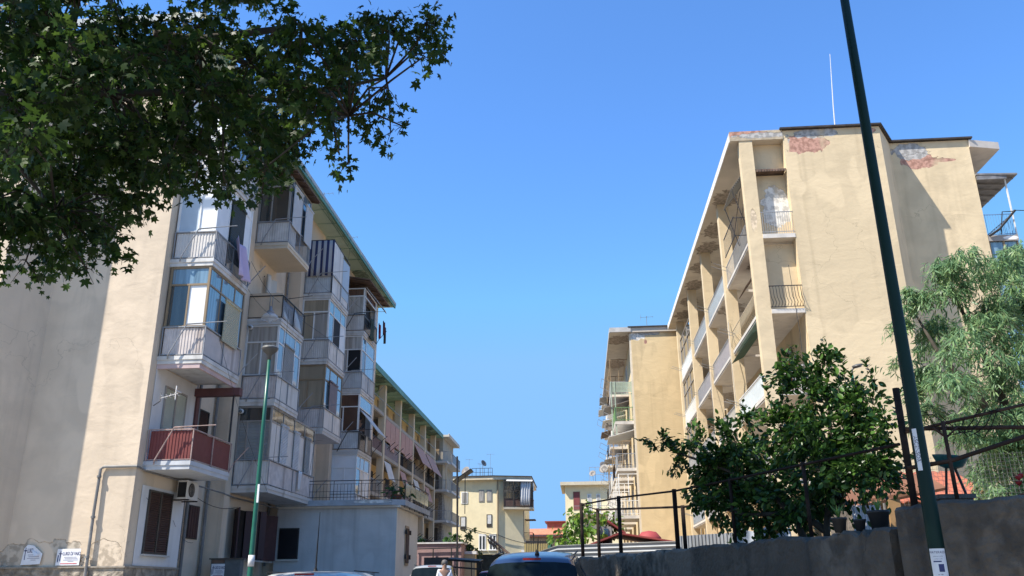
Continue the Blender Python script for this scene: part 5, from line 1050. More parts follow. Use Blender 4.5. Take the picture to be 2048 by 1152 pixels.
# ------------------------------------------------------------------ concrete garden wall
def wallpiece(P0, P1, z1, label, seed, th=.26):
    random.seed(seed); P0 = Vector((*P0,0)); P1 = Vector((*P1,0)); d = (P1-P0); L = d.length; d /= L; nrm = Vector((d.y,-d.x,0)); n = int(L/.08); b = MB()
    hs = [z1+.012*math.sin(i*.31)+.008*math.sin(i*.9)+random.uniform(-.016,.010)-(.05 if random.random() < .03 else 0) for i in range(n+1)]
    def pt(i, s, z): p = P0+d*(L*i/n)+nrm*s; return (p.x,p.y,z)
    vs = []; fs = []
    for i in range(n+1): vs += [pt(i,0,-.1), pt(i,.012*random.uniform(-1,1),hs[i]-.03), pt(i,-.03,hs[i]), pt(i,-th+.03,hs[i]), pt(i,-th,hs[i]-.03), pt(i,-th,-.1)]
    for i in range(n):
        for k in range(5): a = i*6+k; fs.append((a+1,a,a+6,a+7))
    fs += [tuple(range(6)), tuple(n*6+k for k in range(5,-1,-1))]; b.add(vs, [f[::-1] for f in fs]); o = b.single('concrete_wall', m_concrete, label, 'wall'); bpy.context.view_layer.update(); return o
m_rust2 = M('brown_rusty_pipe', (.075,.042,.028), .85, .5, 9, .2, 70, spec=.2)
wallpiece((3.14,8.70),(.0,17.2), 1.6, 'long stained grey concrete wall running away from the thick lamp pole, lower section', 1)
wallpiece((5.2,5.1),(3.16,8.62), 1.78, 'taller stained concrete wall section right of the thick lamp pole', 2)
# rusty pipe frame on the wall
def on_wall(y): return .0+.3694*(17.2-y)
PF = thing('pipe_fence', 'rusty open pipe fence standing on the concrete wall and garden edge', 'fence', (1.5,13,1.55))
top = [(.0,17.0,2.6),(.66,15.45,2.57),(1.42,13.4,2.46),(2.0,11.8,2.43),(2.58,10.2,2.41),(3.16,8.72,2.40)]
b = MB(); b.tube(top, .016, 7); b.tube([(.0,17.0,2.6),(.33,18.0,2.58),(1.75,15.0,2.36),(3.0,12.5,2.34)], .02, 7); b.build('rail', m_rust, PF, True)
for (x,y,z) in top[:5]+[(.33,18.0,2.58),(1.72,15.06,2.36)]:
    b = MB(); b.tube([(x,y,1.5),(x,y,z+.03)], .034 if y > 13 else .022, 8); b.build('post', m_rust, PF, True)
TP = thing('pipe_trellis', 'rusty pipe trellis with a tall post behind the thick lamp pole', 'trellis', (3.6,8.4,1.7))
b = MB(); b.tube([(3.19,8.66,1.6),(3.19,8.66,2.95)], .034, 8); b.build('post', m_rust, TP, True)
b = MB(); b.tube([(3.53,8.5,1.7),(3.52,8.5,2.58)], .019, 8); b.build('post', m_rust2, TP, True)
b = MB(); b.tube([(3.2,8.6,2.53),(4.9,8.5,2.50)], .020, 7); b.tube([(3.2,8.62,2.50),(4.5,8.45,2.76)], .016, 7); b.tube([(3.16,8.6,2.15),(3.53,8.5,2.2),(4.6,8.2,2.52)], .021, 7); b.tube([(3.53,8.5,2.42),(3.42,8.5,2.52)], .012, 5); b.tube([(3.53,8.5,2.42),(3.66,8.5,2.53)], .010, 5); b.build('rail', m_rust2, TP, True)
b = MB(); random.seed(9)
for k in range(5): 
    x0 = 3.2+.15*k; b.tube([(x0+.09*i, 8.52+.03*random.uniform(-1,1), 2.56+.13*math.sin(i*1.1+k)+random.uniform(-.03,.03)) for i in range(7)], .005, 4)
b.build('dry_vine', m_rust, TP)
BS = thing('basin_stand', 'teal basin on a thin leg beside the thick lamp pole', 'basin', (3.62,8.75,1.72)); b = MB(); b.lathe([(.06,0),(.11,.02),(.155,.10),(.165,.12),(.15,.12),(.10,.04),(.001,.03)], (3.62,8.75,2.16), 16, (.12,-.1,1)); b.build('basin', M('teal_enamel', (.02,.12,.13), .5, .15), BS, True)
b = MB(); b.tube([(3.66,8.75,2.17),(3.80,8.8,1.68)], .014, 6); b.tube([(3.58,8.75,2.17),(3.56,8.9,1.68)], .012, 6); b.build('leg', m_iron, BS)
# pots on the wall and in the garden
def pot(x, y, z, r, h, mat, label, plant=None, group='plant pots on the concrete wall', seed=1):
    t = thing('plant_pot', label, 'plant pot', (x,y,z), 0, group); b = MB(); b.lathe([(r*.72,0),(r*.98,h*.86),(r*1.08,h*.87),(r*1.08,h),(r*.95,h),(r*.9,h*.8),(.001,h*.78)], (0,0,0), 16); b.build('pot', mat, t, True, local=True)
    if plant:
        random.seed(seed); b = MB(); kind, pm, ph, n = plant
        for i in range(n):
            a = random.uniform(0,6.28); lean = random.uniform(.1,.6); L_ = ph*random.uniform(.6,1.1); dx, dy = math.cos(a), math.sin(a); w = .012 if kind == 'blade' else .03
            p = [Vector((dx*lean*L_*q*q, dy*lean*L_*q*q, h*.8+L_*q)) for q in (0,.5,1)]; sd = Vector((-dy,dx,0))*w
            b.add([p[0]-sd*.6,p[0]+sd*.6,p[1]+sd,p[1]-sd,p[2]], [(0,1,2,3),(3,2,4)])
        b.build('foliage', pm, t, local=True)
        if kind == 'flower':
            b = MB()
            for i in range(7): a = i*2.4; b.lathe([(.001,-.02),(.025,0),(.03,.02),(.001,.03)], (.09*math.cos(a),.07*math.sin(a),h+ph*(.4+.07*i)), 7)
            b.build('flowers', M('red_petals', (.5,.03,.03), .6, .2), t, local=True)
    return t
m_terra = M('terracotta', (.30,.12,.07), .9, .15, 6, .1, 40); m_bucket = M('dark_plastic', (.035,.037,.04), .6, .2, 6, .03)
lf_y = leafmat('bright_pot_leaf', (.10,.18,.03), (.16,.26,.05), (.22,.32,.08))
pot(2.66,9.35,1.6,.075,.15,m_bucket,'dark bucket with a spiky green plant under the lemon tree',('blade',lf_y,.18,16),seed=2)
pot(2.82,9.2,1.6,.06,.12,m_bucket,'small dark bucket between the spiky plant and the large black pot',None)
pot(3.0,9.15,1.6,.105,.2,m_bucket,'large black pot nearest the lamp pole under the lemon tree',('blade',lf_y,.2,8),seed=3)
pot(4.13,8.35,1.78,.10,.09,m_terra,'terracotta bowl with red flowers at the right end of the wall',('flower',lf_y,.2,22),seed=4)
b = MB(); b.box(3.42,8.6,1.7,3.72,8.8,1.88); b.box(3.40,8.58,1.86,3.74,8.82,1.9); b.single('stone_trough', m_concrete, 'rectangular stone trough behind the thick lamp pole under the teal basin', 'trough')
b = MB(); b.prism([(3.72,8.2),(4.75,7.2),(4.9,7.35),(3.85,8.4)], 1.785, 1.83); b.single('roof_tile_stack', M('terracotta_row', (.33,.13,.08), .9, .2, 6, .3, 14), 'row of terracotta tiles lying along the taller wall top', 'tiles')
# boards, panels and sheds in the garden
m_board = M('raw_board', (.42,.25,.11), .8, .2, 4, .1, 20, stretch=(1,1,.1))
b = MB(); b.bar((2.3,13.2,1.5),(2.95,12.4,1.97),.055); b.single('leaning_board', m_board, 'slanting raw board below the lemon tree', 'board')
b = MB(); b.box(4.22,12.4,1.5,4.38,12.46,2.2); b.single('upright_board', m_board, 'upright orange board left of the thick lamp pole', 'board')
b = MB(); b.box(3.35,13,1.5,3.43,13.06,2.0); b.single('upright_board', m_board, 'thin upright board right of the slanting one', 'board')
b = MB()
b.box(3.78,12.6,1.5,4.18,12.62,2.14)
for i in range(12): b.box(3.78+i*.034,12.59,1.5,3.784+i*.034,12.6,2.14)
b.single('white_mesh_panel', M('white_mesh', (.66,.67,.70), .7, .1), 'white mesh panel left of the orange upright board', 'panel')
b = MB(); b.slab([(3.9,13.2,2.12),(5.2,12.8,2.35),(5.2,13.6,2.65),(3.9,14.0,2.4)], .04); b.bar((3.3,12.7,2.1),(4.6,12.3,2.28),.035); b.bar((4.0,12.6,2.1),(3.98,12.6,2.5),.03); b.single('lean_to_roof', M('brown_sheet_roof', (.20,.09,.05), .8, .25), 'brown lean-to roof over the boards left of the thick pole', 'lean-to')
b = MB(); b.grid(lambda u,v: (2.35+.75*u, 13.9-.5*u+.05*math.sin(u*9), 1.5+.40*v+.03*math.sin(u*13)), 16, 5, (0,.02,0)); b.single('plastic_tarp', M('pale_blue_plastic', (.48,.53,.60), .35, .15, 6, .3, 12), 'crumpled pale plastic tarp behind the slanting board', 'tarp')
# galvanised sheets
m_galv = M('galvanised_sheet', (.33,.34,.35), .5, .22, 2, .05, 20, .35, .4)
b = MB(); b.grid(lambda u,v: (-.95+3.1*u, 20.0-1.6*u-.05*math.cos(v*2*math.pi*19)*.55, .25+1.72*v-.10*max(0,.12-u)*9*v), 24, 228, (0,.02,0)); b.single('corrugated_fence', m_galv, 'galvanised corrugated sheet fence with horizontal ribs behind the pipe fence', 'fence', smooth=True)
b = MB(); b.corr((1.75,16.3),(3.1,14.9), 1.4, 1.95, .075, .025); b.single('corrugated_fence', m_galv, 'low fence of upright corrugated sheet left of the lemon tree', 'fence')
SH = thing('garden_shed', 'grey garden shed with dark red sheet roofs behind the corrugated fence', 'shed', (1.2,25,1.5))
b = MB(); b.box(.3,24,1.4,2.4,26,2.12); b.build('wall', M('grey_boards', (.25,.24,.23), .85, .2, 3, .2, 14, stretch=(3,3,.3)), SH)
m_redroof = M('dark_red_sheet', (.24,.045,.04), .7, .2, 3, .1, 14)
b = MB(); b.slab([(.15,23.8,2.12),(1.0,23.8,2.42),(1.0,26.2,2.42),(.15,26.2,2.12)], .04); b.slab([(1.0,23.8,2.42),(2.6,23.8,2.16),(2.6,26.2,2.16),(1.0,26.2,2.42)], .04); b.build('roof', m_redroof, SH)
b = MB(); b.box(.45,25.4,2.1,.85,26.2,2.72); o = b.build('dormer', M('grey_boards', (.25,.24,.23), .85), SH); b = MB(); b.box(.62,25.37,2.42,.75,25.4,2.66); b.build('dormer_window', m_gl_dark, o); b = MB(); b.slab([(.72,25.3,2.86),(1.22,25.3,2.5),(1.22,26.3,2.5),(.72,26.3,2.86)], .05); b.build('dormer_roof', m_redroof, o)
b = MB(); b.lathe([(.38,0),(.36,.12),(.22,.28),(.001,.32)], (2.0,26.8,2.35), 14); b.single('red_tarp_mound', M('red_tarp', (.36,.06,.06), .7, .15), 'rounded red tarp mound right of the red-roofed garden shed', 'tarp', smooth=True)
b = MB(); b.prism([(-1.05,24.5),(-.95,24.4),(-.8,24.45),(-.82,24.6),(-1.0,24.62)], .3, 2.05); b.tube([(-.9,24.5,2.0),(-.88,24.5,2.35)], .09, 7, .03); b.single('wrapped_post', M('dark_green_wrap', (.02,.09,.07), .6, .25), 'dark green wrapped post at the corrugated fence end', 'post')
# tiled roof behind the thick pole
TH = thing('tiled_outhouse', 'low outhouse with a red pantile roof behind the thick lamp pole', 'outhouse', (7.6,21.5,1.5)); b = MB(); b.box(6.3,20.3,1.4,9.1,23,2.85); b.build('wall', m_concrete, TH)
b = MB(); b.grid(lambda u,v: (6.1+3.2*u, 19.9+2.4*v, 2.78+.92*v+.045*abs(math.sin(u*math.pi*16))+.05*(v*4%1.0)*.6), 128, 12, (0,0,-.03)); b.build('roof', M('red_pantiles', (.42,.13,.075), .85, .25, 5, .2, 20), TH, True)
# mesh net in front of the right block, hung on thin posts
b = MB()
for i in range(40): b.tube([(4.7+i*.055,14.0-i*.02,1.5),(4.7+i*.055,14.0-i*.02,2.95)], .0025, 3)
for i in range(26): b.tube([(4.7,14.0,1.5+i*.057),(6.86,13.2,1.5+i*.057)], .0025, 3)
for x, y in ((4.7,14.0),(6.86,13.2)): b.tube([(x,y,1.4),(x,y,3.0)], .02, 6)
b.single('net_fence', m_pipe, 'fine wire net fence between the thick pole and the drooping tree', 'fence')
# ------------------------------------------------------------------ trees: every leaf is a small mesh island, twigs and limbs carry them
def leaf_mesh(name, tpl, tris, P, Y, Nn, S, mat, parent):
    """tpl (m,3) leaf outline, P base points, Y leaf directions, Nn normals, S sizes"""
    P = np.asarray(P); Y = np.asarray(Y); Nn = np.asarray(Nn); S = np.asarray(S)[:,None]; n = len(P); m = len(tpl)
    Y /= np.linalg.norm(Y,axis=1)[:,None]+1e-9; Nn = Nn-Y*(Nn*Y).sum(1)[:,None]; Nn /= np.linalg.norm(Nn,axis=1)[:,None]+1e-9; X = np.cross(Y,Nn)
    V = (P[:,None,:]+S[:,:,None]*(tpl[None,:,0:1]*X[:,None,:]+tpl[None,:,1:2]*Y[:,None,:]+tpl[None,:,2:3]*Nn[:,None,:])).reshape(-1,3)
    V = V-np.array(ORG[parent.name])
    T = (np.asarray(tris)[None,:,:]+(np.arange(n)*m)[:,None,None]).reshape(-1,3); k = len(T)
    me = bpy.data.meshes.new(name); me.vertices.add(n*m); me.vertices.foreach_set('co', V.astype(np.float32).ravel()); me.loops.add(k*3); me.loops.foreach_set('vertex_index', T.astype(np.int32).ravel())
    me.polygons.add(k); me.polygons.foreach_set('loop_start', (np.arange(k)*3).astype(np.int32)); me.update(calc_edges=True); me.validate(); me.materials.append(mat)
    ob = bpy.data.objects.new(name, me); COL.objects.link(ob); ob.parent = parent; return ob
def fan(outline): return [(0, i, i+1) for i in range(1, len(outline))] + [(0, len(outline), 1)]
_h = [(0,1.0),(11,.66),(24,.47),(36,.66),(50,.90),(60,.60),(73,.42),(88,.52),(104,.64),(118,.42),(140,.34),(163,.27)]
_o = _h + [(180,.10)] + [(360-a,r) for a,r in _h[:0:-1]]
plane_t = np.array([(0,.0,0)]+[(r*math.sin(rad(a)), r*math.cos(rad(a)), -.16*abs(r*math.sin(rad(a)))-.12*max(0,r*math.cos(rad(a)))**2) for a,r in _o]); plane_f = fan(_o)
plane_t[:,1] += .25
ov = np.array([(0,0,0),(.17,.22,.03),(.25,.5,.05),(.17,.8,.0),(0,1.0,-.06),(-.17,.8,.0),(-.25,.5,.05),(-.17,.22,.03),(0,.5,-.03)]); ov_f = [(8,i,(i+1)%8) for i in range(8)]
lan = np.array([(0,0,0),(.085,.35,.01),(.06,.75,0),(0,1,-.03),(-.06,.75,0),(-.085,.35,.01)]); lan_f = [(0,1,5),(1,2,4),(1,4,5),(2,3,4)]
def rnd(n): v = np.random.normal(size=(n,3)); return v/np.linalg.norm(v,axis=1)[:,None]
def cloud(clusters, per, twigs, droop, size, up=.8, seed=1, spread=.07, outlook=.7, flat=.85, tips=None):
    """leaves along arching twigs that leave each cluster's middle; returns leaf arrays and twig polylines"""
    np.random.seed(seed); P=[]; Y=[]; Nn=[]; S=[]; TW=[]
    for (x,y,z,r) in clusters:
        c = np.array((x,y,z)); nt = max(3, int(twigs*max(.35,r/.45))); n = max(8, int(per*(max(r,.12)/.45)**2.2)); d = rnd(nt); d[:,2] *= flat; tw=[]
        for k in range(nt):
            L = r*np.random.uniform(.75,1.12); bend = np.array((0,0,-droop*L)); side = np.random.normal(size=3)*.22*L
            tw.append([c+d[k]*L*t+bend*t*t+side*t*(1-t) for t in (0,.25,.5,.75,1.0)])
        TW += tw; k = np.random.randint(0,nt,n); t = np.random.uniform(.12,1.03,n)**.75; A = np.array(tw)
        i0 = np.clip((t*4).astype(int),0,3); f = t*4-i0; p = A[k,i0]*(1-f)[:,None]+A[k,i0+1]*f[:,None]; dr = A[k,i0+1]-A[k,i0]; dr /= np.linalg.norm(dr,axis=1)[:,None]+1e-9
        P.append(p+np.random.normal(size=(n,3))*spread); Y.append(dr*outlook+rnd(n)*.75+np.array((0,0,-droop*.9))); Nn.append(rnd(n)*.75+np.array((0,0,up))); S.append(size*np.random.uniform(.42,1.25,n))
    return np.concatenate(P), np.concatenate(Y), np.concatenate(Nn), np.concatenate(S), TW
def twig_mesh(TW, r, mat, parent, name='twigs', step=1):
    b = MB()
    for tw in TW[::step]: b.tube(tw, r, 3, r*.4)
    return b.build(name, mat, parent)
m_bark = M('plane_bark', (.05,.042,.032), .9, .45, 5, .4, 20); m_twig = M('twig_brown', (.05,.04,.028), .9, .3, 8, .1)
PLANE= [(-1.72, 8.84, 7.81, 0.33), (-1.95, 9.99, 8.67, 0.37), (-1.45, 7.25, 6.17, 0.19), (-2.24, 8.94, 7.85, 0.42), (-2.14, 8.29, 7.32, 0.39), (-2.02, 8.12, 6.42, 0.24), (-2.28, 7.61, 6.67, 0.41), (-2.16, 7.17, 6.42, 0.39), (-2.75, 8.82, 6.94, 0.41), (-3.03, 9.74, 7.51, 0.45), (-2.36, 8.77, 6.36, 0.22), (-2.84, 8.74, 6.33, 0.25), (-2.23, 7.53, 5.16, 0.16), (-2.1, 8.75, 6.2, 0.15), (-2.68, 7.9, 6.26, 0.31), (-2.31, 6.83, 5.52, 0.27), (-2.49, 6.61, 6.13, 0.41), (-2.9, 7.72, 6.95, 0.48), (-2.93, 7.74, 6.18, 0.41), (-2.54, 6.81, 5.62, 0.36), (-3.63, 9.3, 6.63, 0.42), (-3.73, 9.44, 6.65, 0.43), (-2.71, 6.63, 4.68, 0.23), (-4.08, 10.04, 6.45, 0.35), (-4.41, 9.95, 8.21, 0.62), (-3.53, 7.88, 6.68, 0.49), (-3.14, 6.99, 5.32, 0.42), (-4.43, 9.69, 6.94, 0.58), (-3.24, 6.93, 4.77, 0.22), (-4.62, 9.91, 6.31, 0.32), (-4.55, 8.56, 7.71, 0.56), (-3.87, 7.24, 6.7, 0.47), (-4.64, 9.08, 7.2, 0.6), (-3.46, 6.77, 5.62, 0.45), (-4.12, 8.06, 5.7, 0.4), (-4.88, 9.57, 6.58, 0.48), (-3.9, 6.8, 6.16, 0.44), (-4.8, 8.38, 7.32, 0.55), (-5.21, 9.23, 6.9, 0.58), (-5.42, 9.44, 7.05, 0.59), (-3.92, 7.14, 5.05, 0.29), (-4.49, 8.23, 5.59, 0.33), (-4.44, 8.76, 5.63, 0.13), (-5.94, 9.23, 8.29, 0.63), (-5.21, 8.05, 7.37, 0.55), (-6.39, 10.16, 7.93, 0.7), (-5.35, 8.4, 6.81, 0.58), (-4.62, 7.58, 5.44, 0.45), (-4.81, 7.9, 5.63, 0.46), (-5.39, 9.1, 5.62, 0.3), (-4.69, 7.91, 5.07, 0.27), (-5.26, 8.35, 5.08, 0.34), (-4.81, 7.66, 4.75, 0.31), (-4.8, 8.13, 4.45, 0.19), (-4.86, 7.6, 4.15, 0.15), (-6.49, 9.54, 5.24, 0.36), (-5.34, 7.85, 4.51, 0.29), (-6.52, 9.58, 6.25, 0.6), (-6.58, 9.73, 6.31, 0.61), (-6.98, 10.04, 7.49, 0.69), (-4.97, 7.2, 5.64, 0.5), (-5.92, 8.32, 7.28, 0.6), (-6.62, 9.23, 7.96, 0.67), (-6.85, 8.69, 7.94, 0.62), (-6.96, 8.85, 8.04, 0.63), (-7.2, 9.19, 7.35, 0.63), (-6.35, 8.19, 6.65, 0.56), (-6.79, 9.07, 6.31, 0.63), (-6.25, 8.3, 5.86, 0.58), (-5.3, 7.08, 4.5, 0.38), (-5.48, 7.3, 4.58, 0.39), (-5.67, 7.81, 4.35, 0.24), (-5.97, 7.46, 5.82, 0.51), (-6.51, 8.06, 6.16, 0.55), (-5.45, 7.01, 4.68, 0.41), (-5.25, 6.73, 4.55, 0.39), (-3.32, 8.07, 5.09, 0.12), (-3.84, 10.05, 6.79, 0.32), (-3.66, 9.53, 6.5, 0.31), (-2.72, 7.43, 5.63, 0.14), (-1.48, 8.73, 7.3, 0.11), (-1.73, 7.76, 5.69, 0.1), (-4.51, 7.37, 4.48, 0.15), (-4.11, 7.11, 5.32, 0.34), (-4.62, 7.95, 5.89, 0.38), (-3.52, 7.65, 6.19, 0.42), (-4.63, 10.06, 7.77, 0.55), (-5.17, 7.54, 4.79, 0.37), (-5.61, 8.1, 5.02, 0.39), (-4.7, 5.69, 5.69, 0.36), (-4.24, 5.49, 5.6, 0.34), (-4.43, 5.68, 5.26, 0.34), (-3.85, 5.32, 5.12, 0.32), (-4.65, 5.82, 4.99, 0.4), (-4.13, 5.64, 4.89, 0.33), (-3.72, 5.49, 4.95, 0.27), (-4.08, 5.98, 5.76, 0.35), (-3.74, 6.03, 5.51, 0.3), (-3.98, 5.21, 4.27, 0.3)]
LEMON= [(1.26, 13.0, 3.15, 0.2), (1.54, 13.0, 2.99, 0.23), (1.79, 12.8, 3.14, 0.23), (1.87, 12.6, 2.71, 0.42), (2.22, 12.2, 2.97, 0.44), (2.36, 12.2, 3.32, 0.21), (2.02, 12.2, 2.35, 0.44), (2.54, 11.8, 2.5, 0.42), (2.69, 11.6, 3.06, 0.39), (2.36, 11.8, 2.04, 0.39), (2.77, 11.3, 2.12, 0.45), (2.8, 11.3, 2.94, 0.42), (3.03, 11.2, 3.44, 0.42), (2.85, 11.4, 3.7, 0.25), (2.81, 11.4, 3.94, 0.11), (3.21, 11.0, 3.79, 0.24), (3.27, 11.0, 3.96, 0.13), (3.3, 10.8, 3.41, 0.34), (3.11, 10.8, 2.91, 0.47), (2.93, 10.8, 2.43, 0.5), (3.37, 10.6, 3.06, 0.33), (3.54, 10.4, 3.2, 0.17), (3.6, 10.4, 3.41, 0.09), (3.45, 10.4, 2.78, 0.33), (3.6, 10.2, 2.86, 0.18), (3.61, 10.2, 2.57, 0.21), (3.33, 10.4, 2.37, 0.42), (3.2, 10.8, 2.21, 0.3), (3.42, 10.2, 2.23, 0.29), (1.64, 12.7, 2.34, 0.2), (2.72, 11.5, 3.52, 0.1), (2.62, 11.7, 3.15, 0.21), (1.69, 12.6, 2.19, 0.11), (3.35, 12.0, 2.84, 0.59), (2.37, 13.0, 2.79, 0.39), (1.42, 13.0, 2.81, 0.12), (2.1, 12.2, 2.05, 0.29), (1.89, 12.5, 2.25, 0.25), (2.53, 11.8, 1.88, 0.24), (2.36, 12.4, 2.3, 0.41), (2.86, 11.2, 2.05, 0.27), (2.76, 11.6, 1.96, 0.25), (2.02, 12.6, 2.75, 0.45)]
PEPPER= [(7.18, 16.98, 6.98, 0.68), (7.61, 16.36, 6.89, 0.67), (8.59, 16.93, 7.23, 0.65), (8.58, 15.87, 6.72, 0.67), (7.1, 17.37, 6.24, 0.57), (7.48, 16.83, 6.17, 0.79), (8.04, 16.38, 6.11, 0.84), (9.53, 17.85, 6.31, 0.92), (7.31, 17.98, 5.55, 0.65), (6.93, 15.54, 4.92, 0.77), (8.39, 17.1, 5.28, 0.92), (8.71, 16.32, 4.98, 0.89), (7.63, 18.31, 4.86, 0.71), (8.19, 17.85, 4.54, 0.82), (8.14, 16.24, 4.12, 0.87), (7.11, 16.3, 3.69, 0.64), (7.64, 15.96, 3.53, 0.79), (8.29, 18.47, 3.41, 0.54), (7.91, 16.38, 3.05, 0.65), (8.99, 17.32, 3.53, 0.93), (6.8, 16.92, 6.54, 0.28), (9.32, 17.43, 7.74, 0.37), (9.82, 17.31, 6.56, 0.97), (7.84, 17.73, 2.93, 0.34), (7.49, 15.85, 2.6, 0.41), (7.05, 17.78, 4.97, 0.29)]
ORANGE= [(-0.6, 24.0, 2.44, 0.31), (-0.32, 24.0, 2.83, 0.35), (0.03, 25.0, 3.18, 0.37), (-0.19, 24.0, 2.5, 0.42), (0.16, 25.0, 2.76, 0.44), (-0.47, 24.0, 2.18, 0.31), (0.62, 26.0, 3.11, 0.23), (0.9, 26.0, 2.89, 0.34), (0.96, 26.0, 2.61, 0.28), (0.39, 25.5, 3.14, 0.18)]
# part of the plane crown outside the picture, overhead and behind the camera
random.seed(21); OFF = []
while len(OFF) < 185:                                     # boughs that stand between the sun and the wall, the pole and the visible crown
    if random.random() < .9:
        y = random.uniform(5.5,16.8); c = Vector((.0+.3694*(17.2-y)+random.uniform(-.3,.5), y, random.uniform(.9,2.5))); q = c-SUN/-SUN.z*random.uniform(3.4,12)
        if random.random() < .2: q = Vector((2.9,7.5,random.uniform(1.5,7)))-SUN/-SUN.z*random.uniform(1.5,5)
    else:
        px, py, pz, pr = random.choice(PLANE); q = Vector((px,py,pz))-SUN/-SUN.z*random.uniform(1.2,3.5)
    if q.z > 13.6 or q.z < 5.4 or q.x > 2.4 or q.x < -9.5 or q.y < -1: continue
    if q.y > .3 and (q.z-1.1)/q.y < (.86 if q.x < -.235*q.y-1.0 else 1.08): continue
    k = (q.z-3.3)/-SUN.z; h = q+SUN*k
    if 2.2 < h.x < 4.2 and 9.6 < h.y < 12.2 and random.random() < .8: continue
    OFF.append((q.x,q.y,q.z,random.uniform(.55,.75)))
T = thing('plane_tree', 'large dark plane tree whose leafy boughs overhang the top left of the street', 'tree', (-8.2,5.5,0))
PL, PY, PN, PS, TW = cloud(PLANE, 255, 13, .45, .074, .8, 4, .07)
p2 = cloud(OFF, 110, 6, .3, .15, .9, 5, .12)
leaf_mesh('crown', plane_t, plane_f, np.concatenate([PL,p2[0]]), np.concatenate([PY,p2[1]]), np.concatenate([PN,p2[2]]), np.concatenate([PS,p2[3]]), leafmat('plane_leaf', (.012,.033,.006), (.024,.057,.009), (.055,.105,.018), .40), T)
b = MB(); b.tube([(-8.2,5.5,0),(-8.1,5.5,2),(-7.9,5.6,3.6),(-7.6,5.9,4.6)], .34, 12, .24)
b.build('trunk', m_bark, T, True)
def limb(pts, r0, r1, n=8):
    b = MB(); b.tube(pts, r0, n, r1); return b.build('limb', m_bark, T, True)
limb([(-7.7,5.8,4.4),(-6.7,6.5,5.0),(-5.75,7.0,5.75),(-5.1,7.4,6.5),(-4.3,8,7.1),(-3.4,8.4,7.5)], .11, .04)
limb([(-7.6,5.9,4.5),(-6.2,6.8,5.35),(-5.6,7.1,5.7),(-4.8,7.4,6.05),(-3.9,7.7,6.2),(-3.0,8,6.2),(-2.4,8,6.0)], .07, .022)
limb([(-7.7,5.7,4.6),(-6.6,6.3,6.0),(-5.8,6.8,6.9),(-5.2,7.2,7.6),(-4,7.6,8.4)], .12, .05)
limb([(-4.6,7.7,7.0),(-4.2,8,7.1),(-3.6,8.4,6.9),(-3.0,8.6,6.7),(-2.2,8.8,7.0)], .05, .02); limb([(-7.7,5.6,4.6),(-6.5,4,6.4),(-4,2.5,7.8),(-1,2,8.4)], .2, .06); limb([(-7.7,5.6,4.5),(-6.5,5.5,6.4),(-4,5.2,7.6),(-1,5,8.2),(1,5,8)], .18, .05)
limb([(-5.8,7.0,5.6),(-5.6,7.3,5.2),(-5.3,7.6,4.8),(-4.9,7.8,4.5)], .028, .008, 6); limb([(-2.6,8,6.1),(-2.5,7.9,5.7),(-2.35,7.6,5.3)], .02, .006, 6)
nodes = np.array([(-5.1,7.4,6.5),(-4.3,8,7.1),(-3.4,8.4,7.5),(-4.8,7.4,6.05),(-3.9,7.7,6.2),(-3.0,8,6.2),(-2.4,8,6.0),(-5.2,7.2,7.6),(-6.2,6.8,5.35),(-5.3,7.6,4.8),(-3.0,8.6,6.7),(-2.2,8.8,7.0)])
b = MB(); random.seed(2)
for (x,y,z,r) in PLANE:
    c = np.array((x,y,z)); q = nodes[np.argmin(((nodes-c)**2).sum(1))]; mid = (q+c)/2+np.array((random.uniform(-.1,.1),random.uniform(-.1,.1),.12)); b.tube([q,mid,c], .016, 5, .008)
b.build('branch', m_twig, T, True); twig_mesh(TW, .006, m_twig, T)
# lemon tree
LT = thing('lemon_tree', 'glossy dark green lemon tree leaning over the concrete wall behind the pipe fence', 'tree', (2.95,11.0,1.5))
PL, PY, PN, PS, TW = cloud(LEMON, 800, 16, .12, .094, .55, 7, .045, 1.0, 1.1)
random.seed(8); up = []
for (x,y,z,h) in ((3.27,11.0,3.7,.45),(2.81,11.4,3.6,.55),(3.6,10.4,3.3,.4),(3.1,11.0,3.6,.4),(1.2,13.05,3.0,.35),(3.45,10.5,3.2,.35),(2.4,12.2,3.2,.4),(3.68,10.15,2.95,.3),(2.6,11.6,3.4,.4),(2.9,11.2,3.7,.4),(3.35,10.7,3.4,.4)):
    dx = random.uniform(-.12,.12) if x > 1.5 else -.3; up.append([(x,y,z),(x+dx*.4,y,z+h*.5),(x+dx,y,z+h*(1 if x > 1.5 else .5))])
np.random.seed(3); P=[]; Y=[]; Nn=[]; S=[]
for u in up:
    A = np.array(u)
    for i in range(30): t = random.uniform(0,1); p = A[0]*(1-t)**2+2*A[1]*t*(1-t)+A[2]*t*t; a = i*2.4; P.append(p); Y.append((math.cos(a)*.8,math.sin(a)*.8,.55)); Nn.append((-math.cos(a)*.5,-math.sin(a)*.5,.8)); S.append(.085*random.uniform(.7,1.1))
leaf_mesh('crown', ov*np.array((1.05,1,1)), ov_f, np.concatenate([PL,P]), np.concatenate([PY,Y]), np.concatenate([PN,Nn]), np.concatenate([PS,S]), leafmat('lemon_leaf', (.011,.036,.008), (.022,.065,.012), (.10,.20,.035), .26, .34), LT)
b = MB()
for pts in ([(2.95,11.0,1.45),(2.97,11.0,1.75),(3.05,10.95,2.2),(3.15,10.9,3.0),(3.2,11,3.6)],[(2.8,11.25,1.45),(2.7,11.4,1.9),(2.45,11.8,2.35),(1.9,12.6,2.75),(1.4,13,3.0)],[(2.97,11.0,1.7),(2.75,11.3,1.95),(2.2,11.9,1.98),(1.7,12.5,2.2)],[(3.0,10.95,1.9),(3.3,10.6,2.4),(3.6,10.3,2.9)]): b.tube(pts, .05, 7, .014)
for u in up: b.tube(u, .007, 4, .003)
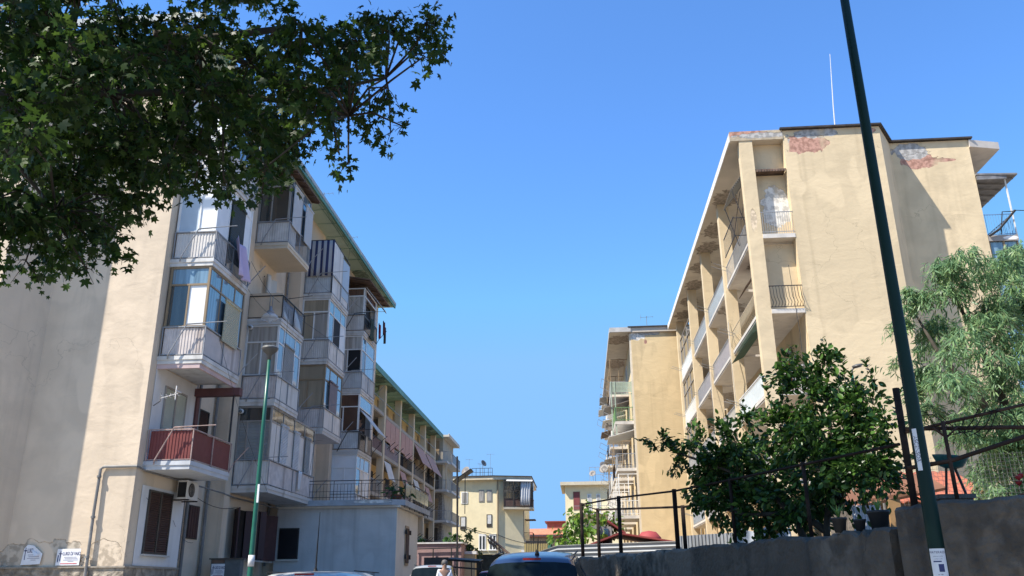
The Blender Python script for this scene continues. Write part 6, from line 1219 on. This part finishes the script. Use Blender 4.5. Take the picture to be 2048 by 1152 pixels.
b.build('trunk', m_bark, LT, True); twig_mesh(TW, .005, m_twig, LT)
# drooping tree on the right
DT = thing('drooping_tree', 'feathery drooping grey-green tree in front of the right block', 'tree', (8.4,17.2,1.5))
np.random.seed(12); P=[]; Y=[]; Nn=[]; S=[]; ST=[]
for (x,y,z,r) in PEPPER:
    subs = [np.array((x,y,z))+rnd(1)[0]*r*.62 for _ in range(5)]          # each bough splits into a few tufts
    for c in subs:
        rs = r*np.random.uniform(.36,.52)
        for k in range(int(15*(r/.7)**1.6)+3):
            d = rnd(1)[0]; d[2] = abs(d[2])*.9-.25; p0 = c+d*rs*np.random.uniform(.55,1.0); L = np.random.uniform(.28,.6)*max(.55,r); ax = np.array((d[0]*.5,d[1]*.5,.22)); pts = [p0+ax*L*t+np.array((0,0,-L*1.25*t*t)) for t in (0,.33,.66,1)]; ST.append(pts); A = np.array(pts)
            n = 15; t = np.random.uniform(0,1,n); i0 = np.clip((t*3).astype(int),0,2); f = t*3-i0; p = A[i0]*(1-f)[:,None]+A[i0+1]*f[:,None]
            P.append(p+np.random.normal(size=(n,3))*.02); Y.append(np.random.normal(size=(n,3))*np.array((.42,.42,.3))+np.array((d[0]*.4,d[1]*.4,-.6))); Nn.append(rnd(n)*.55+d[None,:]*.8+np.array((0,0,.35))); S.append(.165*np.random.uniform(.6,1.2,n))
leaf_mesh('crown', lan*np.array((.95,1,1)), lan_f, np.concatenate(P), np.concatenate(Y), np.concatenate(Nn), np.concatenate(S), leafmat('drooping_leaf', (.075,.155,.07), (.14,.25,.115), (.27,.38,.16), .35, .42), DT)
b = MB()
for pts, r0 in (([(8.4,17.2,1.4),(8.35,17.2,3.0),(8.3,17.1,4.4),(8.0,17,5.6),(7.6,16.8,6.6)],.16),([(8.35,17.2,3.0),(8.9,17.3,4.6),(9.3,17.3,6.2),(9.4,17.4,7.4)],.11),([(8.35,17.2,3.4),(7.7,16.7,4.4),(7.1,16.8,5.4),(6.9,17,6.2)],.08),([(8.4,17.2,2.6),(7.8,16.6,3.3),(7.3,16.3,3.8)],.06),([(8.4,17.2,2.8),(9.1,17.1,3.6),(9.6,17.2,4.0)],.06)): b.tube(pts, r0, 8, .02)
b.build('trunk', m_bark, DT, True); twig_mesh(ST, .006, m_twig, DT, 'twigs', 2)
# bright bush beyond the corrugated fence
OB = thing('loquat_tree', 'bright yellow-green broad-leaved tree beyond the corrugated fence', 'tree', (-.1,24.6,.3))
PL, PY, PN, PS, TW = cloud(ORANGE, 150, 9, .35, .155, .8, 9, .06)
leaf_mesh('crown', ov*np.array((1.1,1,1)), ov_f, PL, PY, PN, PS, leafmat('loquat_leaf', (.06,.14,.02), (.12,.23,.03), (.22,.34,.05), .35, .45), OB)
b = MB(); b.tube([(-.1,24.6,.3),(-.1,24.6,1.8),(.05,24.8,3.0)], .08, 7, .02); b.tube([(-.1,24.6,1.4),(.5,25.3,2.4),(.85,26,3.0)], .05, 6, .015); b.build('trunk', m_bark, OB, True); twig_mesh(TW, .008, m_twig, OB)
# small planting: terrace pots, kiosk roof, shoot at the left edge
def bush(name, loc, clusters, size, mat, label, cat, per=90, tpl=ov, tf=ov_f, seed=1, group=None, potm=None):
    t = thing(name, label, cat, loc, 0, group); PL, PY, PN, PS, TW = cloud(clusters, per, 8, .35, size, .6, seed, .04); leaf_mesh('foliage', tpl, tf, PL, PY, PN, PS, mat, t); twig_mesh(TW, .006, m_twig, t)
    if potm: b = MB(); b.lathe([(.16,0),(.24,.28),(.25,.32),(.001,.30)], loc, 14); b.build('pot', potm, t, True)
    return t
lf_g = leafmat('pot_plant_leaf', (.02,.07,.012), (.035,.10,.02), (.06,.15,.03), .3)
bush('potted_fern', (-7.75,36.2,4.5), [(-7.75,36.2,5.0,.42),(-7.9,35.8,4.85,.3),(-7.5,36.5,5.15,.32)], .3, lf_g, 'leafy fern in a terracotta pot at the terrace corner', 'plant', 60, lan*np.array((1.6,1,1)), lan_f, 3, None, m_terra)
for i, (x, z, lb) in enumerate(((-12.6,4.35,'leftmost shrub on the pink shop roof'),(-11.7,4.3,'second shrub from the left on the pink shop roof'),(-9.0,4.4,'shrub at the right corner of the pink shop roof'))):
    bush('roof_shrub', (x,60.6,4.05), [(x,60.6,z,.55),(x+.5,60.8,z-.05,.45)], .28, lf_g, lb, 'shrub', 60, ov, ov_f, 20+i, 'shrubs on the pink shop roof')
bush('climbing_plant', (-8.0,63,3.2), [(-8.0,62.9,4.0,.6),(-7.6,63,3.6,.5),(-8.2,63.4,4.9,.45)], .28, leafmat('dusty_leaf', (.05,.09,.03), (.08,.13,.04), (.12,.17,.06), .3), 'straggling plant over the cream gate pillar', 'plant', 70, ov, ov_f, 31)
bush('oleander', (-6.75,9.2,0), [(-6.62,9.2,1.28,.16),(-6.9,9.2,1.05,.35),(-7.2,9.3,.7,.4)], .2, lf_g, 'oleander whose leaf tips reach in at the lower left edge', 'shrub', 40, lan*np.array((1.6,1,1)), lan_f, 33)
bush('garden_plant', (2.55,14.2,1.5), [(2.55,14.2,1.75,.22),(2.35,14.4,1.7,.2),(2.8,13.9,1.8,.2)], .07, lf_g, 'low green garden plant behind the lemon tree trunk', 'plant', 120, ov, ov_f, 35)
bush('garden_plant', (4.9,12.0,1.5), [(4.9,12.0,1.8,.3)], .1, lf_y, 'pale green garden plant right of the thick pole, below the tiled roof', 'plant', 100, ov, ov_f, 36)
